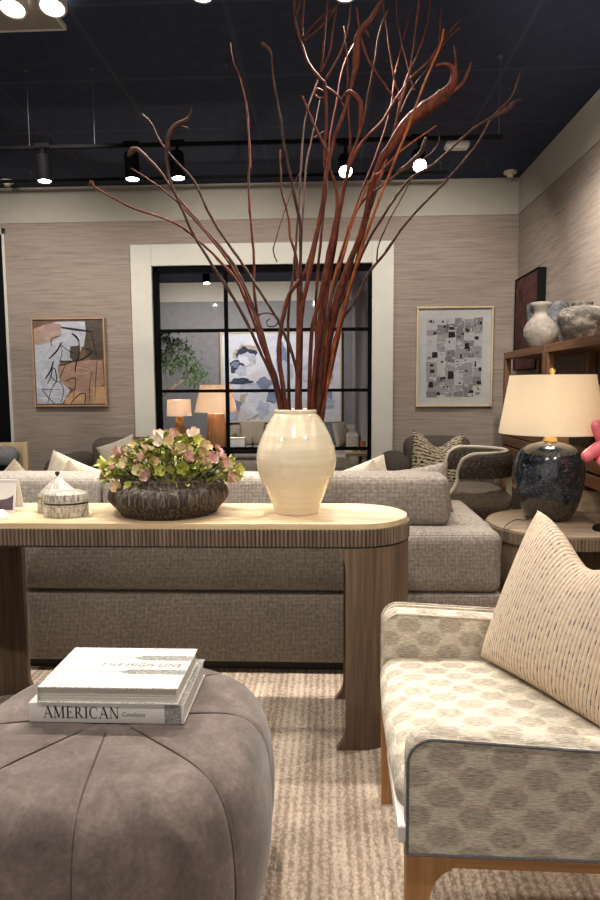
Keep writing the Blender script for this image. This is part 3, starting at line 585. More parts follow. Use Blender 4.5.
for tone, lab, paths in TWIGS:
    bm = NB()
    for k, path in enumerate(paths):
        pts = [tuple(p) for p in path]
        if k == 0:
            b = pts[0]
            pts = [(VX + (b[0] - VX) * .15, VY + (b[1] - VY) * .15, .84, b[3]), (VX + (b[0] - VX) * .6, VY + (b[1] - VY) * .6, .99, b[3])] + pts
        sm = spline(pts, 4); n = len(sm)
        rad = []; q = []
        for i, p in enumerate(sm):
            w = 1 + (.22 if random.random() < .16 else 0) + random.uniform(-.05, .05)
            rad.append(max(.0012, p[3] / 1000 * w * (.86 if k == 0 else .75))); q.append((p[0] + random.uniform(-1, 1) * .0012, p[1] + random.uniform(-1, 1) * .0012, p[2]))
        rad[-1] *= .55
        tube(bm, q, rad, 8)
    base = Vector((VX, VY, .84))
    bmesh.ops.translate(bm, verts=bm.verts, vec=-base)
    o = obj('willow_branch', bm, K['twig_' + tone], angle=70); o.location = base
    tag(o, ('dark ' if tone == 'd' and 'dark' not in lab and 'branch' == lab.split()[0] else '') + lab, 'branch', 'curly willow branches in the vase')

# ================================================================== PLANTER WITH HELLEBORES
PX_, PY_ = -.594, 2.360
P = thing('planter_bowl', 'wide dark grooved bowl planter full of flowers on the console table', 'planter', (PX_, PY_, .7925)); P.scale = (.978, .978, .978)
pv = [(.001, 0), (.165, 0), (.176, .004), (.190, .018), (.214, .045), (.224, .062), (.222, .084), (.212, .100), (.196, .112), (.184, .118), (.178, .124), (.180, .132), (.176, .137), (.168, .136), (.166, .122), (.16, .10), (.001, .09)]
prof = [(max(.001, r), max(0, z)) for r, z in spline(pv, 3)]
bm = NB(); lathe(bm, prof, 216, fn=lambda r, t, z: r * (1 - (.022 * (math.sin(t * 54 + 1.5 * math.sin(t * 5)) > .6) if .01 < z < .104 else 0)), caps=False)
obj('bowl', bm, K['planter'], P, angle=40)
bm = NB(); lathe(bm, [(.001, .098), (.16, .1), (.162, .112), (.1, .12), (.001, .124)], 32, caps=False); obj('moss', bm, plain('dark_moss', (46, 44, 30), .95, var=14, scale=60), P)
F = thing('hellebore_arrangement', 'dense pink, cream and lime hellebore flowers filling the dark grooved bowl', 'flowers', (PX_, PY_, .914)); F.scale = (1.0, .98, .98)
def flower_mesh(r, cup, seed):
    rr = random.Random(seed); bm = NB()
    for k in range(5):
        a0 = 2 * PI * k / 5 + rr.uniform(-.15, .15); g = []
        for i in range(5):
            s = i / 4; row = []
            wd = r * .62 * math.sin(PI * (.10 + .80 * s)) ** .7
            for j in (-1, -.5, 0, .5, 1):
                z = cup * r * s ** 1.5 + .12 * r * j * j + rr.uniform(-.02, .02) * r
                p = Vector((r * s * (1 - .08 * j * j), wd * j, z)); p.rotate(Euler((0, 0, a0))); row.append(bm.verts.new(p))
            g.append(row)
        for i in range(4):
            for j in range(4): bm.faces.new((g[i][j], g[i + 1][j], g[i + 1][j + 1], g[i][j + 1]))
    lathe(bm, [(.001, .0), (r * .16, .02 * r), (r * .18, .25 * r), (.001, .3 * r)], 8, caps=False)
    bm.normal_update()
    for f in bm.faces: f.material_index = 0
    me = bpy.data.meshes.new('flower'); bm.to_mesh(me); bm.free(); me.shade_smooth(); return me
pal = [((190, 140, 132), (214, 178, 164)), ((200, 180, 132), (222, 206, 168)), ((166, 168, 72), (198, 196, 112)), ((182, 158, 108), (212, 182, 150)), ((164, 118, 120), (196, 150, 144)), ((208, 188, 172), (230, 214, 200))]
fm = []
for i, (c1, c2) in enumerate(pal):
    n = NT('hellebore_petal'); a = n.noise(n.coord('Object'), 60, 3); n.base(n.ramp(a, [(.35, c1), (.65, c2)])); n.set(.6, 0, .3)
    for sd in range(2):
        me = flower_mesh((.034, .031)[sd], (.75, 1.3)[sd], i * 7 + sd); me.materials.append(n.m); fm.append(me)
rf = random.Random(5); spots = []
LO = []
for k in range(1500):
    if len(spots) >= 98: break
    a = rf.uniform(0, 2 * PI); q = rf.random() ** .5
    x, y = q * math.cos(a) * .262, q * math.sin(a) * .165
    top = .165 * (1 - q ** 2.4) + .0
    z = top + rf.uniform(-.035, .01) if q < .8 else rf.uniform(-.02, .07)
    if abs(x) > .2: z = max(z, .01)
    p = Vector((x, y, z))
    if any((p - s).length < .027 for s in spots): continue
    spots.append(p)
stems = NB()
for p in spots:
    me = fm[rf.choice([0, 1, 2, 3, 4, 5, 6, 7, 6, 7, 8, 2, 3, 10, 11, 4, 5])]
    o = bpy.data.objects.new('flower', me); COL.objects.link(o); o.parent = F; o.location = p
    d = Vector((p.x * 2.2 + rf.uniform(-.3, .3), p.y * 2.4 - .18 + rf.uniform(-.3, .3), .12 + p.z)).normalized()
    o.rotation_euler = d.to_track_quat('Z', 'Y').to_euler(); o.rotation_euler.rotate_axis('Z', rf.uniform(0, 6))
    s = rf.uniform(.56, .84); o.scale = (s, s, s)
    tube(stems, [(p.x * .45, p.y * .5, -.02), (p.x * .8, p.y * .85, p.z * .5), tuple(p)], .0018, 5)
obj('stems', stems, plain('green_stem', (92, 110, 52), .6, var=10), F)
lv = NB()
for k in range(420):
    a = rf.uniform(0, 2 * PI); q = rf.random() ** .5; x, y = q * math.cos(a) * .24, q * math.sin(a) * .165
    z = .13 * (1 - q ** 2.2) + rf.uniform(-.05, .03); z = max(z, -.012) if q < .75 else rf.uniform(-.01, .06)
    L = rf.uniform(.026, .044); Mx = Matrix.Translation((x, y, z)) @ Euler((rf.uniform(-.7, .7), rf.uniform(-1.0, .3), a + rf.uniform(-.6, .6))).to_matrix().to_4x4()
    row = []
    for i in range(5):
        s = i / 4; w = .3 * L * math.sin(PI * (.06 + .9 * s))
        row.append([lv.verts.new(Mx @ Vector((L * s, j * w, .25 * L * s * (1 - s) + abs(j) * w * .35))) for j in (-1, 0, 1)])
    for i in range(4):
        for j in range(2): lv.faces.new((row[i][j], row[i + 1][j], row[i + 1][j + 1], row[i][j + 1]))
n = NT('hellebore_leaf'); a = n.noise(n.coord('Object'), 34, 3); n.base(n.ramp(a, [(.36, (84, 98, 36)), (.52, (144, 156, 62)), (.68, (196, 178, 112))])); n.set(.5, 0, .4)
o = obj('leaves', lv, n.m, F, recalc=False); o['kind'] = 'stuff'

# ================================================================== BONE BOXES AND LEAFLETS
B = thing('bone_inlay_box', 'round bone mosaic box with a pointed lid and dark knob, behind the oval box', 'box', (-1.022, 2.380, .7925)); B.scale = (.92, .92, .90)
def uv_ring(bm):
    uvl = bm.loops.layers.uv.new('UVMap')
    for f in bm.faces:
        for l in f.loops:
            p = l.vert.co; a = math.atan2(p.y, p.x)
            l[uvl].uv = (a * .085, p.z + (0 if abs(f.normal.z) < .9 else p.y))
def L_(name, prof, mat, par, seg=48, sx=1, sy=1, uv=False, label=None):
    bm = NB(); lathe(bm, [(max(.0005, r), z) for r, z in prof], seg, caps=False); bm.normal_update()
    bmesh.ops.scale(bm, vec=(sx, sy, 1), verts=bm.verts)
    if uv: uv_ring(bm)
    return obj(name, bm, mat, par, angle=40, label=label)
L_('body', [(0, 0), (.080, 0), (.083, .004), (.081, .03), (.076, .058), (0, .058)], K['mosaic'], B, uv=True)
L_('rim', [(0, .058), (.079, .058), (.079, .064), (0, .064)], K['brass'], B, label='thin brass rim')
L_('lid', [(0, .064), (.078, .064), (.0765, .071), (.064, .086), (.046, .104), (.029, .121), (.014, .137), (.008, .144), (0, .145)], K['mosaic'], B, uv=True)
L_('knob', [(0, .143), (.005, .144), (.005, .148), (.0095, .154), (.008, .162), (0, .165)], K['bronze'], B, label='small dark bronze knob', seg=20)
B = thing('bone_inlay_box', 'low oval bone mosaic box between the pointed box and the planter', 'box', (-.953, 2.285, .7925)); B.scale = (.98, .98, .98)
L_('body', [(0, 0), (.078, 0), (.081, .003), (.081, .046), (0, .046)], K['mosaic'], B, sy=.78, uv=True)
L_('rim', [(0, .046), (.079, .046), (.079, .053), (0, .053)], K['bronze'], B, sy=.78, label='dark metal rim')
L_('lid', [(0, .053), (.082, .053), (.082, .076), (.077, .084), (.05, .093), (0, .097)], K['mosaic'], B, sy=.78, uv=True)
# upright card and a stack of leaflets at the table's left end
Cd = thing('display_card', 'upright white and mauve card standing at the left end of the console', 'card', (-1.208, 2.322, .7925), R(-8))
bm = NB(); box(bm, -.085, .048, 0, .002, 0, .112, M=Matrix.Rotation(R(-8), 4, 'X')); box(bm, -.085, .048, .045, .047, 0, .112, M=Matrix.Translation((0, .015, 0)) @ Matrix.Rotation(R(14), 4, 'X')); obj('panel', bm, K['paper'], Cd)
bm = NB(); Mx = Matrix.Rotation(R(-8), 4, 'X'); prism(bm, [(-.08, .012), (.040, .012), (.040, .068), (.03, .060), (.012, .052), (-.012, .048), (-.04, .05), (-.08, .06)], -.0006, -.0001, M=Mx @ Matrix.Rotation(R(90), 4, 'X') @ Matrix.Translation((0, 0, .0009)))
obj('printed_panel', bm, K['mauve'], Cd, label='mauve printed lower panel')
for k in range(4):
    o = NB(); box(o, -.12, .045, -.06, .06, 0, .0035); o = obj('leaflet', o, K['paper']); o.location = (-1.198 - .002 * k, 2.233 + .002 * k, .7925 + .004 * k); o.rotation_euler = (0, 0, R(24 + 4 * k))
    tag(o, ['folded white leaflet at the bottom of the small stack', 'second white leaflet from the bottom of the small stack', 'third white leaflet from the bottom of the small stack', 'white leaflet on top of the small stack'][k] + ' on the console', 'leaflet', 'leaflets on the console')

# ================================================================== OTTOMAN AND BOOKS
OX, OY, SEAM = -.53, 1.49, R(7.5)
O_ = thing('tufted_ottoman', 'large taupe suede ottoman with radiating seams, carrying two books', 'ottoman', (OX, OY, 0))
def ottoman():
    bm = NB(); a, b, ex = .386, .408, 2.7
    prof = [(0, .453), (.12, .454), (.25, .4555), (.38, .4555), (.5, .4545), (.6, .4535), (.68, .4515), (.76, .446), (.83, .436), (.89, .417), (.935, .390), (.967, .354), (.988, .308), (.998, .26), (1.0, .21), (.993, .16), (.975, .11), (.945, .07), (.90, .045), (.84, .035), (.4, .035), (0, .035)]
    prof = spline(prof, 2); N = 288; rings = []
    for s, z in prof:
        s = max(s, .003); ring = []
        for k in range(N):
            t = 2 * PI * k / N
            rr = (abs(math.cos(t) / a) ** ex + abs(math.sin(t) / b) ** ex) ** (-1 / ex)
            seam = min(abs((t - PI / 4 * j - SEAM + PI) % (2 * PI) - PI) for j in range(9)) * rr * s
            g = math.exp(-(seam / .007) ** 2) * .0045 * min(1, s * 2.5)
            puff = .005 * (1 - math.exp(-(seam / .06) ** 2)) * (max(0, (s - .45) / .55) if z > .05 else 0)
            rad = rr * s + (puff - g) * (max(0, s - .5) * 2)
            ring.append(bm.verts.new((rad * math.cos(t), rad * math.sin(t), z - g * max(0, 1.3 - s) * (1 if z > .3 else 0))))
        rings.append(ring)
    for p, q in zip(rings, rings[1:]):
        for k in range(N): bm.faces.new((p[k], p[(k + 1) % N], q[(k + 1) % N], q[k]))
    bm.faces.new(rings[0]); bm.faces.new(rings[-1]); return bm
obj('cushion', ottoman(), K['suede'], O_, angle=80)
bm = NB(); lathe(bm, [(.30, 0), (.31, .004), (.31, .034), (.30, .036)], 48); obj('plinth', bm, K['darkbase'], O_)
bm = NB()
for j in range(8):
    t = PI / 4 * j + SEAM; rr = (abs(math.cos(t) / .386) ** 2.7 + abs(math.sin(t) / .408) ** 2.7) ** (-1 / 2.7); pts = []
    for s, z in spline([(.18, .4535), (.40, .4545), (.6, .4525), (.76, .4445), (.89, .4155), (.967, .3525), (1.0, .26), (1.0, .19), (.97, .11), (.92, .06)], 3):
        rad = rr * s - .0040 * (max(0, s - .5) * 2); pts.append((rad * math.cos(t), rad * math.sin(t), z - .0006))
    tube(bm, pts, .0018, 6)
obj('seam_cord', bm, plain('dark_seam_thread', (82, 70, 67), .9, var=3), O_, label='dark stitched seams')

BK = thing('coffee_table_book', 'larger white hardback titled American, lying flat under the other book on the ottoman', 'book', (-.532, 1.4545, .4565), 0, 'books on the ottoman')
w, d, h = .374, .262, .048
bm = NB(); box(bm, -w / 2, w / 2, 0, .004, 0, h, .0015, 2); box(bm, -w / 2, w / 2, .002, d, 0, .0035, .001, 1); box(bm, -w / 2, w / 2, .002, d, h - .0035, h, .001, 1); obj('cover', bm, plain('white_book_jacket', (214, 210, 206), .45, var=5), BK)
bm = NB(); box(bm, -w / 2 + .004, w / 2 - .004, .004, d - .004, .0035, h - .0035); obj('pages', bm, K['pages'], BK)
bm = NB(); box(bm, w / 2 - .046, w / 2 - .006, -.0006, .003, .002, h - .001, .0003, 1); box(bm, w / 2 - .050, w / 2 - .001, .001, d - .002, h - .001, h + .0006, .0003, 1); obj('printed_photograph', bm, K['covergrey'], BK, label='grey photograph wrapped over the spine end and cover')
# serif capitals, built stroke by stroke
def serif(bm, ch, x, s):
    th, tn, sr = .15, .055, .035
    def q(*p): bm.faces.new([bm.verts.new((x + a * s, b * s, 0)) for a, b in p])
    def st(x0, x1, y0=0, y1=1): q((x0, y0), (x1, y0), (x1, y1), (x0, y1))
    def serf(c, y, w=.34): st(c - w / 2, c + w / 2, y, y + sr) if y < .5 else st(c - w / 2, c + w / 2, y - sr, y)
    def di(xa, ya, xb, yb, w): q((xa - w / 2, ya), (xa + w / 2, ya), (xb + w / 2, yb), (xb - w / 2, yb))
    def arc(cx, cy, rx, ry, a0, a1, tk):
        for k in range(20):
            t0, t1 = R(a0 + (a1 - a0) * k / 20), R(a0 + (a1 - a0) * (k + 1) / 20); P = []
            for t, o in ((t0, 1), (t1, 1), (t1, 0), (t0, 0)):
                wd = tn + (tk - tn) * abs(math.cos(t)); P.append((cx + (rx - (0 if o else wd)) * math.cos(t), cy + (ry - (0 if o else tn)) * math.sin(t)))
            q(*P)
    if ch == 'A': di(.12, 0, .46, 1, tn); di(.80, 0, .46, 1, th); st(.26, .66, .34, .34 + tn); serf(.12, 0, .26); serf(.80, 0, .32); return .94
    if ch == 'M': di(.16, 0, .16, 1, tn); di(.92, 0, .92, 1, th); di(.2, 1, .52, .04, th); di(.52, .04, .88, 1, tn); serf(.16, 0, .28); serf(.92, 0); serf(.14, 1, .26); serf(.96, 1, .26); return 1.14
    if ch == 'E': st(.12, .12 + th); st(.05, .66, 0, tn); st(.05, .64, 1 - tn, 1); st(.2, .52, .5, .5 + tn); st(.62, .66, 0, .2); st(.60, .64, .8, 1); st(.49, .53, .42, .62); return .76
    if ch == 'R': st(.12, .12 + th); serf(.19, 0); serf(.17, 1, .24); arc(.3, .74, .32, .26, -90, 90, th); st(.2, .32, 1 - tn, 1); st(.2, .32, .48, .48 + tn); di(.74, 0, .42, .5, th); serf(.78, 0, .2); return .88
    if ch == 'I': st(.14, .14 + th); serf(.215, 0); serf(.215, 1); return .43
    if ch == 'C': arc(.48, .5, .44, .52, 48, 312, th); st(.74, .78, .66, .9); return .90
    if ch == 'N': st(.14, .14 + tn); st(.76, .76 + tn); di(.16, 1, .76, 0, th); serf(.165, 0, .26); serf(.12, 1, .24); serf(.785, 1, .26); return .98
    return .4
bm = NB(); x = 0
for ch in 'AMERICAN': x += serif(bm, ch, x, 1.0) + .03
k = .186 / x
bmesh.ops.transform(bm, matrix=Matrix.Translation((-.152, -.0005, .0115)) @ Matrix.Rotation(R(90), 4, 'X') @ Matrix.Diagonal((k, k * 1.12, 1, 1)), verts=bm.verts)
r = bmesh.ops.extrude_face_region(bm, geom=bm.faces[:]); bmesh.ops.translate(bm, vec=(0, .0003, 0), verts=[v for v in r['geom'] if isinstance(v, bmesh.types.BMVert)])
obj('title_lettering', bm, K['ink'], BK, smooth=False, label='black serif title AMERICAN')
letters('subtitle_lettering', 'Cowboys', .0145, K['greyink'], BK, Matrix.Translation((.039, -.0004, .018)) @ Matrix.Rotation(R(90), 4, 'X'), .0002)

BK = thing('coffee_table_book', 'smaller pale speckled hardback titled The High Line, on top of the larger book', 'book', (-.526, 1.450, .506), 0, 'books on the ottoman')
w, d, h = .338, .234, .041
bm = NB(); box(bm, -w / 2, w / 2, 0, d, 0, .0035, .001, 1); box(bm, -w / 2, w / 2, 0, d, h - .0035, h, .001, 1); box(bm, -w / 2, -w / 2 + .0035, 0, d, 0, h, .001, 1); obj('cover', bm, K['cover'], BK)
bm = NB()
for k in range(9):
    z = .0036 + k * (h - .0072) / 9; box(bm, -w / 2 + .004, w / 2 - .005, .005 + .0006 * (k % 2), d - .004, z, z + (h - .0072) / 9 - .0002)
obj('pages', bm, K['pages'], BK)
bm = NB()
for (xa, xb, ya, yb, tip) in ((.013, w / 2 - .001, .156, .184, .03), (-.003, w / 2 - .001, .074, .100, .035)):
    prism(bm, [(xa, (ya + yb) / 2), (xa + tip, ya), (xb, ya), (xb, yb), (xa + tip, yb)], h, h + .0004)
for y in (.170, .087): box(bm, -w / 2 + .002, .02, y - .0008, y + .0008, h, h + .0003)
obj('printed_rails', bm, K['covergrey'], BK, label='grey pointed printed bands')
letters('title_lettering', 'THE', .0275, K['greyink'], BK, Matrix.Translation((-.060, .117, h + .0003)), .0002, 1.25, .15)
letters('title_lettering', 'HIGH LINE', .0275, K['redink'], BK, Matrix.Translation((.006, .117, h + .0003)), .0002, 1.13, .15)

# ================================================================== ARMCHAIR AND STRIPED PILLOW
A = thing('armchair', 'cream hexagon patterned armchair with slate piping and oak legs, in the right foreground', 'armchair', (.505, 1.520, 0), R(-1.0))
def lean(p):
    if p.z > .39: p.z -= .05 * (p.x + .358) * (p.z - .386) / .226
    return p
ax, ay = -.5, -1.52
def arm(y0, y1):
    bm = NB(); softbox(bm, ((.142 + .86) / 2 + ax, (y0 + y1) / 2 + ay, .498), (.718, y1 - y0, .228), .046, (0, .0, .002), 10, fn=lean); return bm
def arm_pipe(y, sgn):
    x0, x1, z0, z1, r = .144, .858, .386, .612, .05; pts = []
    for (cx, cz, a0) in ((x0 + r, z1 - r, 180), (x1 - r, z1 - r, 90)):
        for k in range(9):
            a = R(a0 - 90 * k / 8); pts.append((cx + r * math.cos(a) + ax, y + ay, cz + r * math.sin(a)))
    pts = [(x0 + ax, y + ay, z0)] + pts + [(x1 + ax, y + ay, z0)]
    pts += [(x1 + ax - (x1 - x0) * k / 20, y + ay, z0) for k in range(1, 21)]
    pts = [tuple(lean(Vector(q))) for q in pts]; bm = NB(); tube(bm, pts, .0029, 8); return bm
for (y0, y1, sg) in ((1.79, 1.885, 1), (1.13, 1.212, -1)):
    p = obj('arm', arm(y0, y1), K['hexf'], A, angle=70)
    # flat side panel edged by piping on both faces of each arm
    for y, s2 in ((y0 - .001, -1), (y1 + .001, 1)):
        if sg * s2 < 0 and sg < 0: continue
        bm = NB(); r = .05; x0, x1, z0, z1 = .146, .856, .388, .610; out = []
        for (cx, cz, a0) in ((x0 + r, z1 - r, 180), (x1 - r, z1 - r, 90)):
            for k in range(9):
                a = R(a0 - 90 * k / 8); out.append((cx + r * math.cos(a) + ax, cz + r * math.sin(a)))
        out = [(x0 + ax, z0)] + out + [(x1 + ax, z0)]; out = [(q.x, q.z) for q in (lean(Vector((a_, 0, b_))) for a_, b_ in out)]
        prism(bm, out, 0, .012, M=Matrix.Translation((0, y + ay + (.012 if s2 < 0 else 0), 0)) @ Matrix.Rotation(R(90), 4, 'X')); obj('arm_panel', bm, K['hexf'], p, angle=60)
        light = sg > 0
        obj('piping', arm_pipe(y, s2), K['hexf'] if light else K['piping'], p, label=None if light else 'slate grey piping')
bm = NB(); softbox(bm, (.465 + ax, 1.506 + ay, .436), (.66, .60, .105), .048, (.010, 0, .018), 12); obj('seat', bm, K['hexf'], A, angle=70)
bm = NB(); softbox(bm, (.895 + ax, 1.5175 + ay, .66), (.13, .785, .55), .05, (.02, 0, 0), 10); obj('backrest', bm, K['hexf'], A, angle=70)
bm = NB(); box(bm, .1305 + ax, .150 + ax, 1.165 + ay, 1.46 + ay, .380, .414, .002, 1); obj('dust_cloth', bm, K['paper'], A, label='strip of white lining under the front edge')
for y in (1.1435, 1.8435):
    bm = NB(); box(bm, .19 + ax, .89 + ax, y + ay, y + .028 + ay, .349, .386, .003, 2); obj('side_rail', bm, K['oakrail'], A)
for x in (.165, .90):
    bm = NB(); box(bm, x + ax, x + .03 + ax, 1.18 + ay, 1.845 + ay, .352, .3855, .003, 2); obj('cross_rail', bm, K['oak'], A)
def chair_leg(x, y, sx):
    bm = NB(); prof = []
    # tapered leg with a curved bracket blending into the rail
    zz = [0, .10, .20, .26, .30, .325, .340, .350, .386]; wd = [.030, .034, .038, .041, .047, .056, .068, .085, .085]
    lo = []
    for z, w_ in zip(zz, wd): lo.append((0, w_, z))
    for y0, y1 in ((0, .036),):
        fr = [bm.verts.new((x + sx * a, y + y0, z)) for a, b, z in lo] + [bm.verts.new((x + sx * b, y + y0, z)) for a, b, z in reversed(lo)]
        bk = [bm.verts.new((v.co.x, y + y1, v.co.z)) for v in fr]
        bm.faces.new(fr); bm.faces.new(bk[::-1]); n = len(fr)
        for i in range(n): bm.faces.new((fr[i], fr[(i + 1) % n], bk[(i + 1) % n], bk[i]))
    return bm
for x, y, sx in ((.143, 1.139, 1), (.143, 1.845, 1), (.935, 1.139, -1), (.935, 1.845, -1)):
    obj('leg', chair_leg(x + ax, y + ay, sx), K['oak'], A, angle=40)
e1 = Vector((.36, .15, .86)).normalized(); e2 = Vector((.46, -.89, 0)).normalized(); e3 = e1.cross(e2)
e2 = (e2 - e1 * e2.dot(e1)).normalized(); nrm = e2.cross(e1)
corner = Vector((.385, 1.742, .499)); pw, ph, pt = .47, .44, .17
Mx = Matrix((e2, -nrm, e1)).transposed().to_4x4(); org = corner + e2 * (pw / 2)
bm = pillow_bm(pw, ph, pt, 30, .105, .03)
o = obj('striped_pillow', bm, K['stripe'], angle=80); o.matrix_world = Matrix.Translation(org + Vector((.03, .012, .006))) @ Mx
tag(o, 'cream corded pillow with dark dashed stripes leaning in the foreground armchair', 'pillow')

# ================================================================== NEAR SOFA (seen from behind)
S = thing('grey_sofa', 'long low grey linen sofa seen from behind, just beyond the console table', 'sofa', (-.66, 3.2, 0))
sx, sy = .66, -3.2
def sb(name, x0, x1, y0, y1, z0, z1, r, puff, mat, par=S, n=8, label=None):
    bm = NB(); softbox(bm, ((x0 + x1) / 2 + sx, (y0 + y1) / 2 + sy, (z0 + z1) / 2), (x1 - x0, y1 - y0, z1 - z0), r, puff, n); return obj(name, bm, mat, par, angle=70, label=label)
sb('back_panel', -2.27, .736, 2.735, 2.95, .360, .630, .045, (0, .006, .004), K['sofa']); sb('back_panel', -2.27, .736, 2.735, 2.95, .05, .362, .010, (0, .004, 0), K['sofa'])
for x0, x1 in ((.345, .738), (-2.28, -2.05)):
    sb('arm', x0, x1, 2.86, 3.56, .360, .634, .050, (.006, .006, .006), K['sofa']); sb('arm_base', x0 + .003, x1 - .003, 2.86, 3.56, .05, .362, .012, (.004, .004, 0), K['sofa'])
sb('seat_base', -2.05, .35, 2.93, 3.54, .05, .215, .03, (0, 0, 0), K['sofa'])
for x0, x1 in ((-1.815, -1.04), (-1.03, -.255), (-.245, .40)): sb('seat_cushion', x0, x1, 3.0, 3.58, .215, .355, .05, (.0, .01, .02), K['cushion'])
bm = NB(); box(bm, -2.2 + sx, .68 + sx, 2.78 + sy, 3.55 + sy, 0, .056); obj('plinth', bm, K['darkbase'], S)
for x0, x1, lab in ((-1.82, -1.043, None), (-1.032, -.252, None), (-.245, .532, None)):
    sb('back_cushion', x0, x1, 2.86, 3.08, .38 if x1 < .4 else .63, .850, .034, (.010, .010, .012), K['cushion'] if x1 < 0 else K['sofa'], n=10)  # paler copy of the sofa linen paints the light on the left cushions

# ================================================================== SCATTER PILLOWS ON THE NEAR SOFA
def put_pillow(name, label, w, h, t, loc, rot, mat, group=None, chop=0, ears=.07):
    o = obj(name, pillow_bm(w, h, t, 16, chop, ears, M=Matrix.Translation((0, 0, -h / 2))), mat, angle=80)
    o.location = loc; o.rotation_euler = rot; return tag(o, label, 'pillow', group)
PG = 'pillows along the near sofa'
put_pillow('boucle_pillow', 'mottled beige pillow peak behind the card at the left end of the sofa', .375, .375, .14, (-1.615, 3.22, .632), (R(-8), R(46), R(5)), K['beigecloth'], PG)
put_pillow('cream_pillow', 'plain cream pillow with one raised corner, second from the left on the sofa', .46, .40, .13, (-1.335, 3.38, .655), (R(-8), R(22), R(4)), K['creamcloth'], PG)
put_pillow('boucle_pillow', 'mottled beige pillow peak between the plain cream pillow and the flowers', .375, .375, .14, (-1.305, 3.18, .630), (R(-6), R(44), R(-3)), K['beigecloth'], PG)
put_pillow('cream_pillow', 'cream pillow half hidden behind the left flowers, third peak on the sofa', .34, .34, .12, (-1.08, 3.22, .642), (R(-6), R(46), R(2)), K['creamcloth'], PG)
put_pillow('boucle_pillow', 'wide light textured pillow sloping up to the right behind the vase', .56, .34, .13, (.075, 3.36, .648), (R(-10), R(-20), R(-6)), K['creamcloth'], PG)
put_pillow('boucle_pillow', 'grey-beige pillow with a pointed top, right of the vase', .375, .375, .14, (.22, 3.19, .630), (R(-6), R(44), R(-4)), K['beigecloth'], PG)
put_pillow('linen_pillow', 'grey linen pillow whose corner sticks up at the right end of the sofa', .36, .34, .13, (.425, 3.18, .69), (R(-6), R(-9), R(-3)), K['sofa'], PG)

# ================================================================== CLUB CHAIRS BY THE REAR WALL
def club(label, x0, x1, y0, y1):
    c = thing('club_chair', label, 'armchair', ((x0 + x1) / 2, (y0 + y1) / 2, -.014), 0, 'dark club chairs by the rear wall')
    w, d = x1 - x0, y1 - y0
    def p(name, cx, cy, cz, s, r, puff): bm = NB(); softbox(bm, (cx, cy, cz), s, r, puff, 8); obj(name, bm, K['club'], c, angle=70)
    for sg in (-1, 1): p('arm', sg * (w / 2 - .14), -.03, .375, (.28, d - .06, .52), .115, (0, 0, .01))
    p('backrest', 0, d / 2 - .14, .46, (w - .50, .26, .62), .09, (0, .02, .01)); p('seat', 0, -.08, .33, (w - .5, d - .3, .24), .06, (0, .01, .02)); p('base', 0, 0, .17, (w - .1, d - .1, .2), .04, (0, 0, 0))
    for a in (-1, 1):
        for b in (-1, 1): bm = NB(); lathe(bm, [(.02, 0), (.026, .09)], 12, c=(a * (w / 2 - .12), b * (d / 2 - .12), 0)); obj('leg', bm, K['darkbase'], c)
    return c
club('dark grey-brown club chair at the rear wall left of the glazed opening', -2.60, -1.48, 5.68, 6.52)
club('dark grey-brown club chair at the rear wall under the grey grid picture', .48, 1.62, 5.76, 6.54)
put_pillow('cream_pillow', 'cream pillow corner on the left club chair behind the flowers', .36, .36, .13, (-1.93, 5.90, .60), (R(-12), R(-20), R(6)), K['creamcloth'])
put_pillow('woven_pillow', 'black and cream woven pillow with pointed ears on the right club chair', .45, .46, .16, (.945, 5.74, .625), (R(-14), R(5), R(0)), K['bw'], None, .13, .03)
# grey bolster chair far left
g = thing('open_frame_chair', 'pale wood open-frame chair with a grey bolster back at the far left', 'chair', (-2.98, 5.55, -.014))
bm = NB(); box(bm, .29, .335, .0, .07, 0, .795, .008, 2); obj('side_panel', bm, K['pale_oak'], g); bm = NB(); box(bm, -.335, -.29, .0, .07, 0, .795, .008, 2); obj('side_panel', bm, K['pale_oak'], g)
bm = NB(); softbox(bm, (0, -.05, .685), (.56, .17, .165), .08, (0, 0, 0), 8); obj('bolster', bm, K['greycloth'], g, angle=70)
bm = NB(); box(bm, -.30, .30, .06, .10, .60, .79, .006, 2); obj('back_rail', bm, K['pale_oak'], g)
bm = NB(); softbox(bm, (0, .0, .40), (.57, .6, .13), .04, (0, 0, .01), 8); obj('seat', bm, K['greycloth'], g, angle=70); bm = NB(); box(bm, -.30, .30, -.28, .28, .27, .34, .006, 2); obj('seat_rail', bm, K['spotblack'], g)

# ================================================================== BARREL CHAIR
b = thing('barrel_chair', 'open barrel chair with dark boucle band back and cream frame, between sofa and lamp', 'chair', (.92, 4.36, -.014))
def band(bm, r0, r1, z0, z1, a0, a1, n=40, drop=None):
    rows = []
    for k in range(n + 1):
        t = k / n; a = R(a0 + (a1 - a0) * t)
        e = min(t, 1 - t) * n / 5; lift = 0
        if e < 1: lift = (1 - math.sqrt(max(0, 1 - (1 - e) ** 2)))
        zt = z1 - lift * (z1 - z0) * .62; rr = []
        for (r, z) in ((r0, z0), (r1, z0), (r1 + .006, (z0 + zt) / 2), (r1, zt - .012), (r1 - .012, zt), (r0 + .012, zt), (r0, zt - .012), (r0 - .006, (z0 + zt) / 2)):
            rr.append(bm.verts.new((r * math.cos(a), r * math.sin(a), z)))
        rows.append(rr)
    for p, q in zip(rows, rows[1:]):
        for k in range(8): bm.faces.new((p[k], p[(k + 1) % 8], q[(k + 1) % 8], q[k]))
    bm.faces.new(rows[0]); bm.faces.new(rows[-1])
bm = NB(); band(bm, .225, .285, .68, .828, -112, 112); obj('backrest', bm, K['boucle'], b, angle=60)
pts = []; N_ = 48
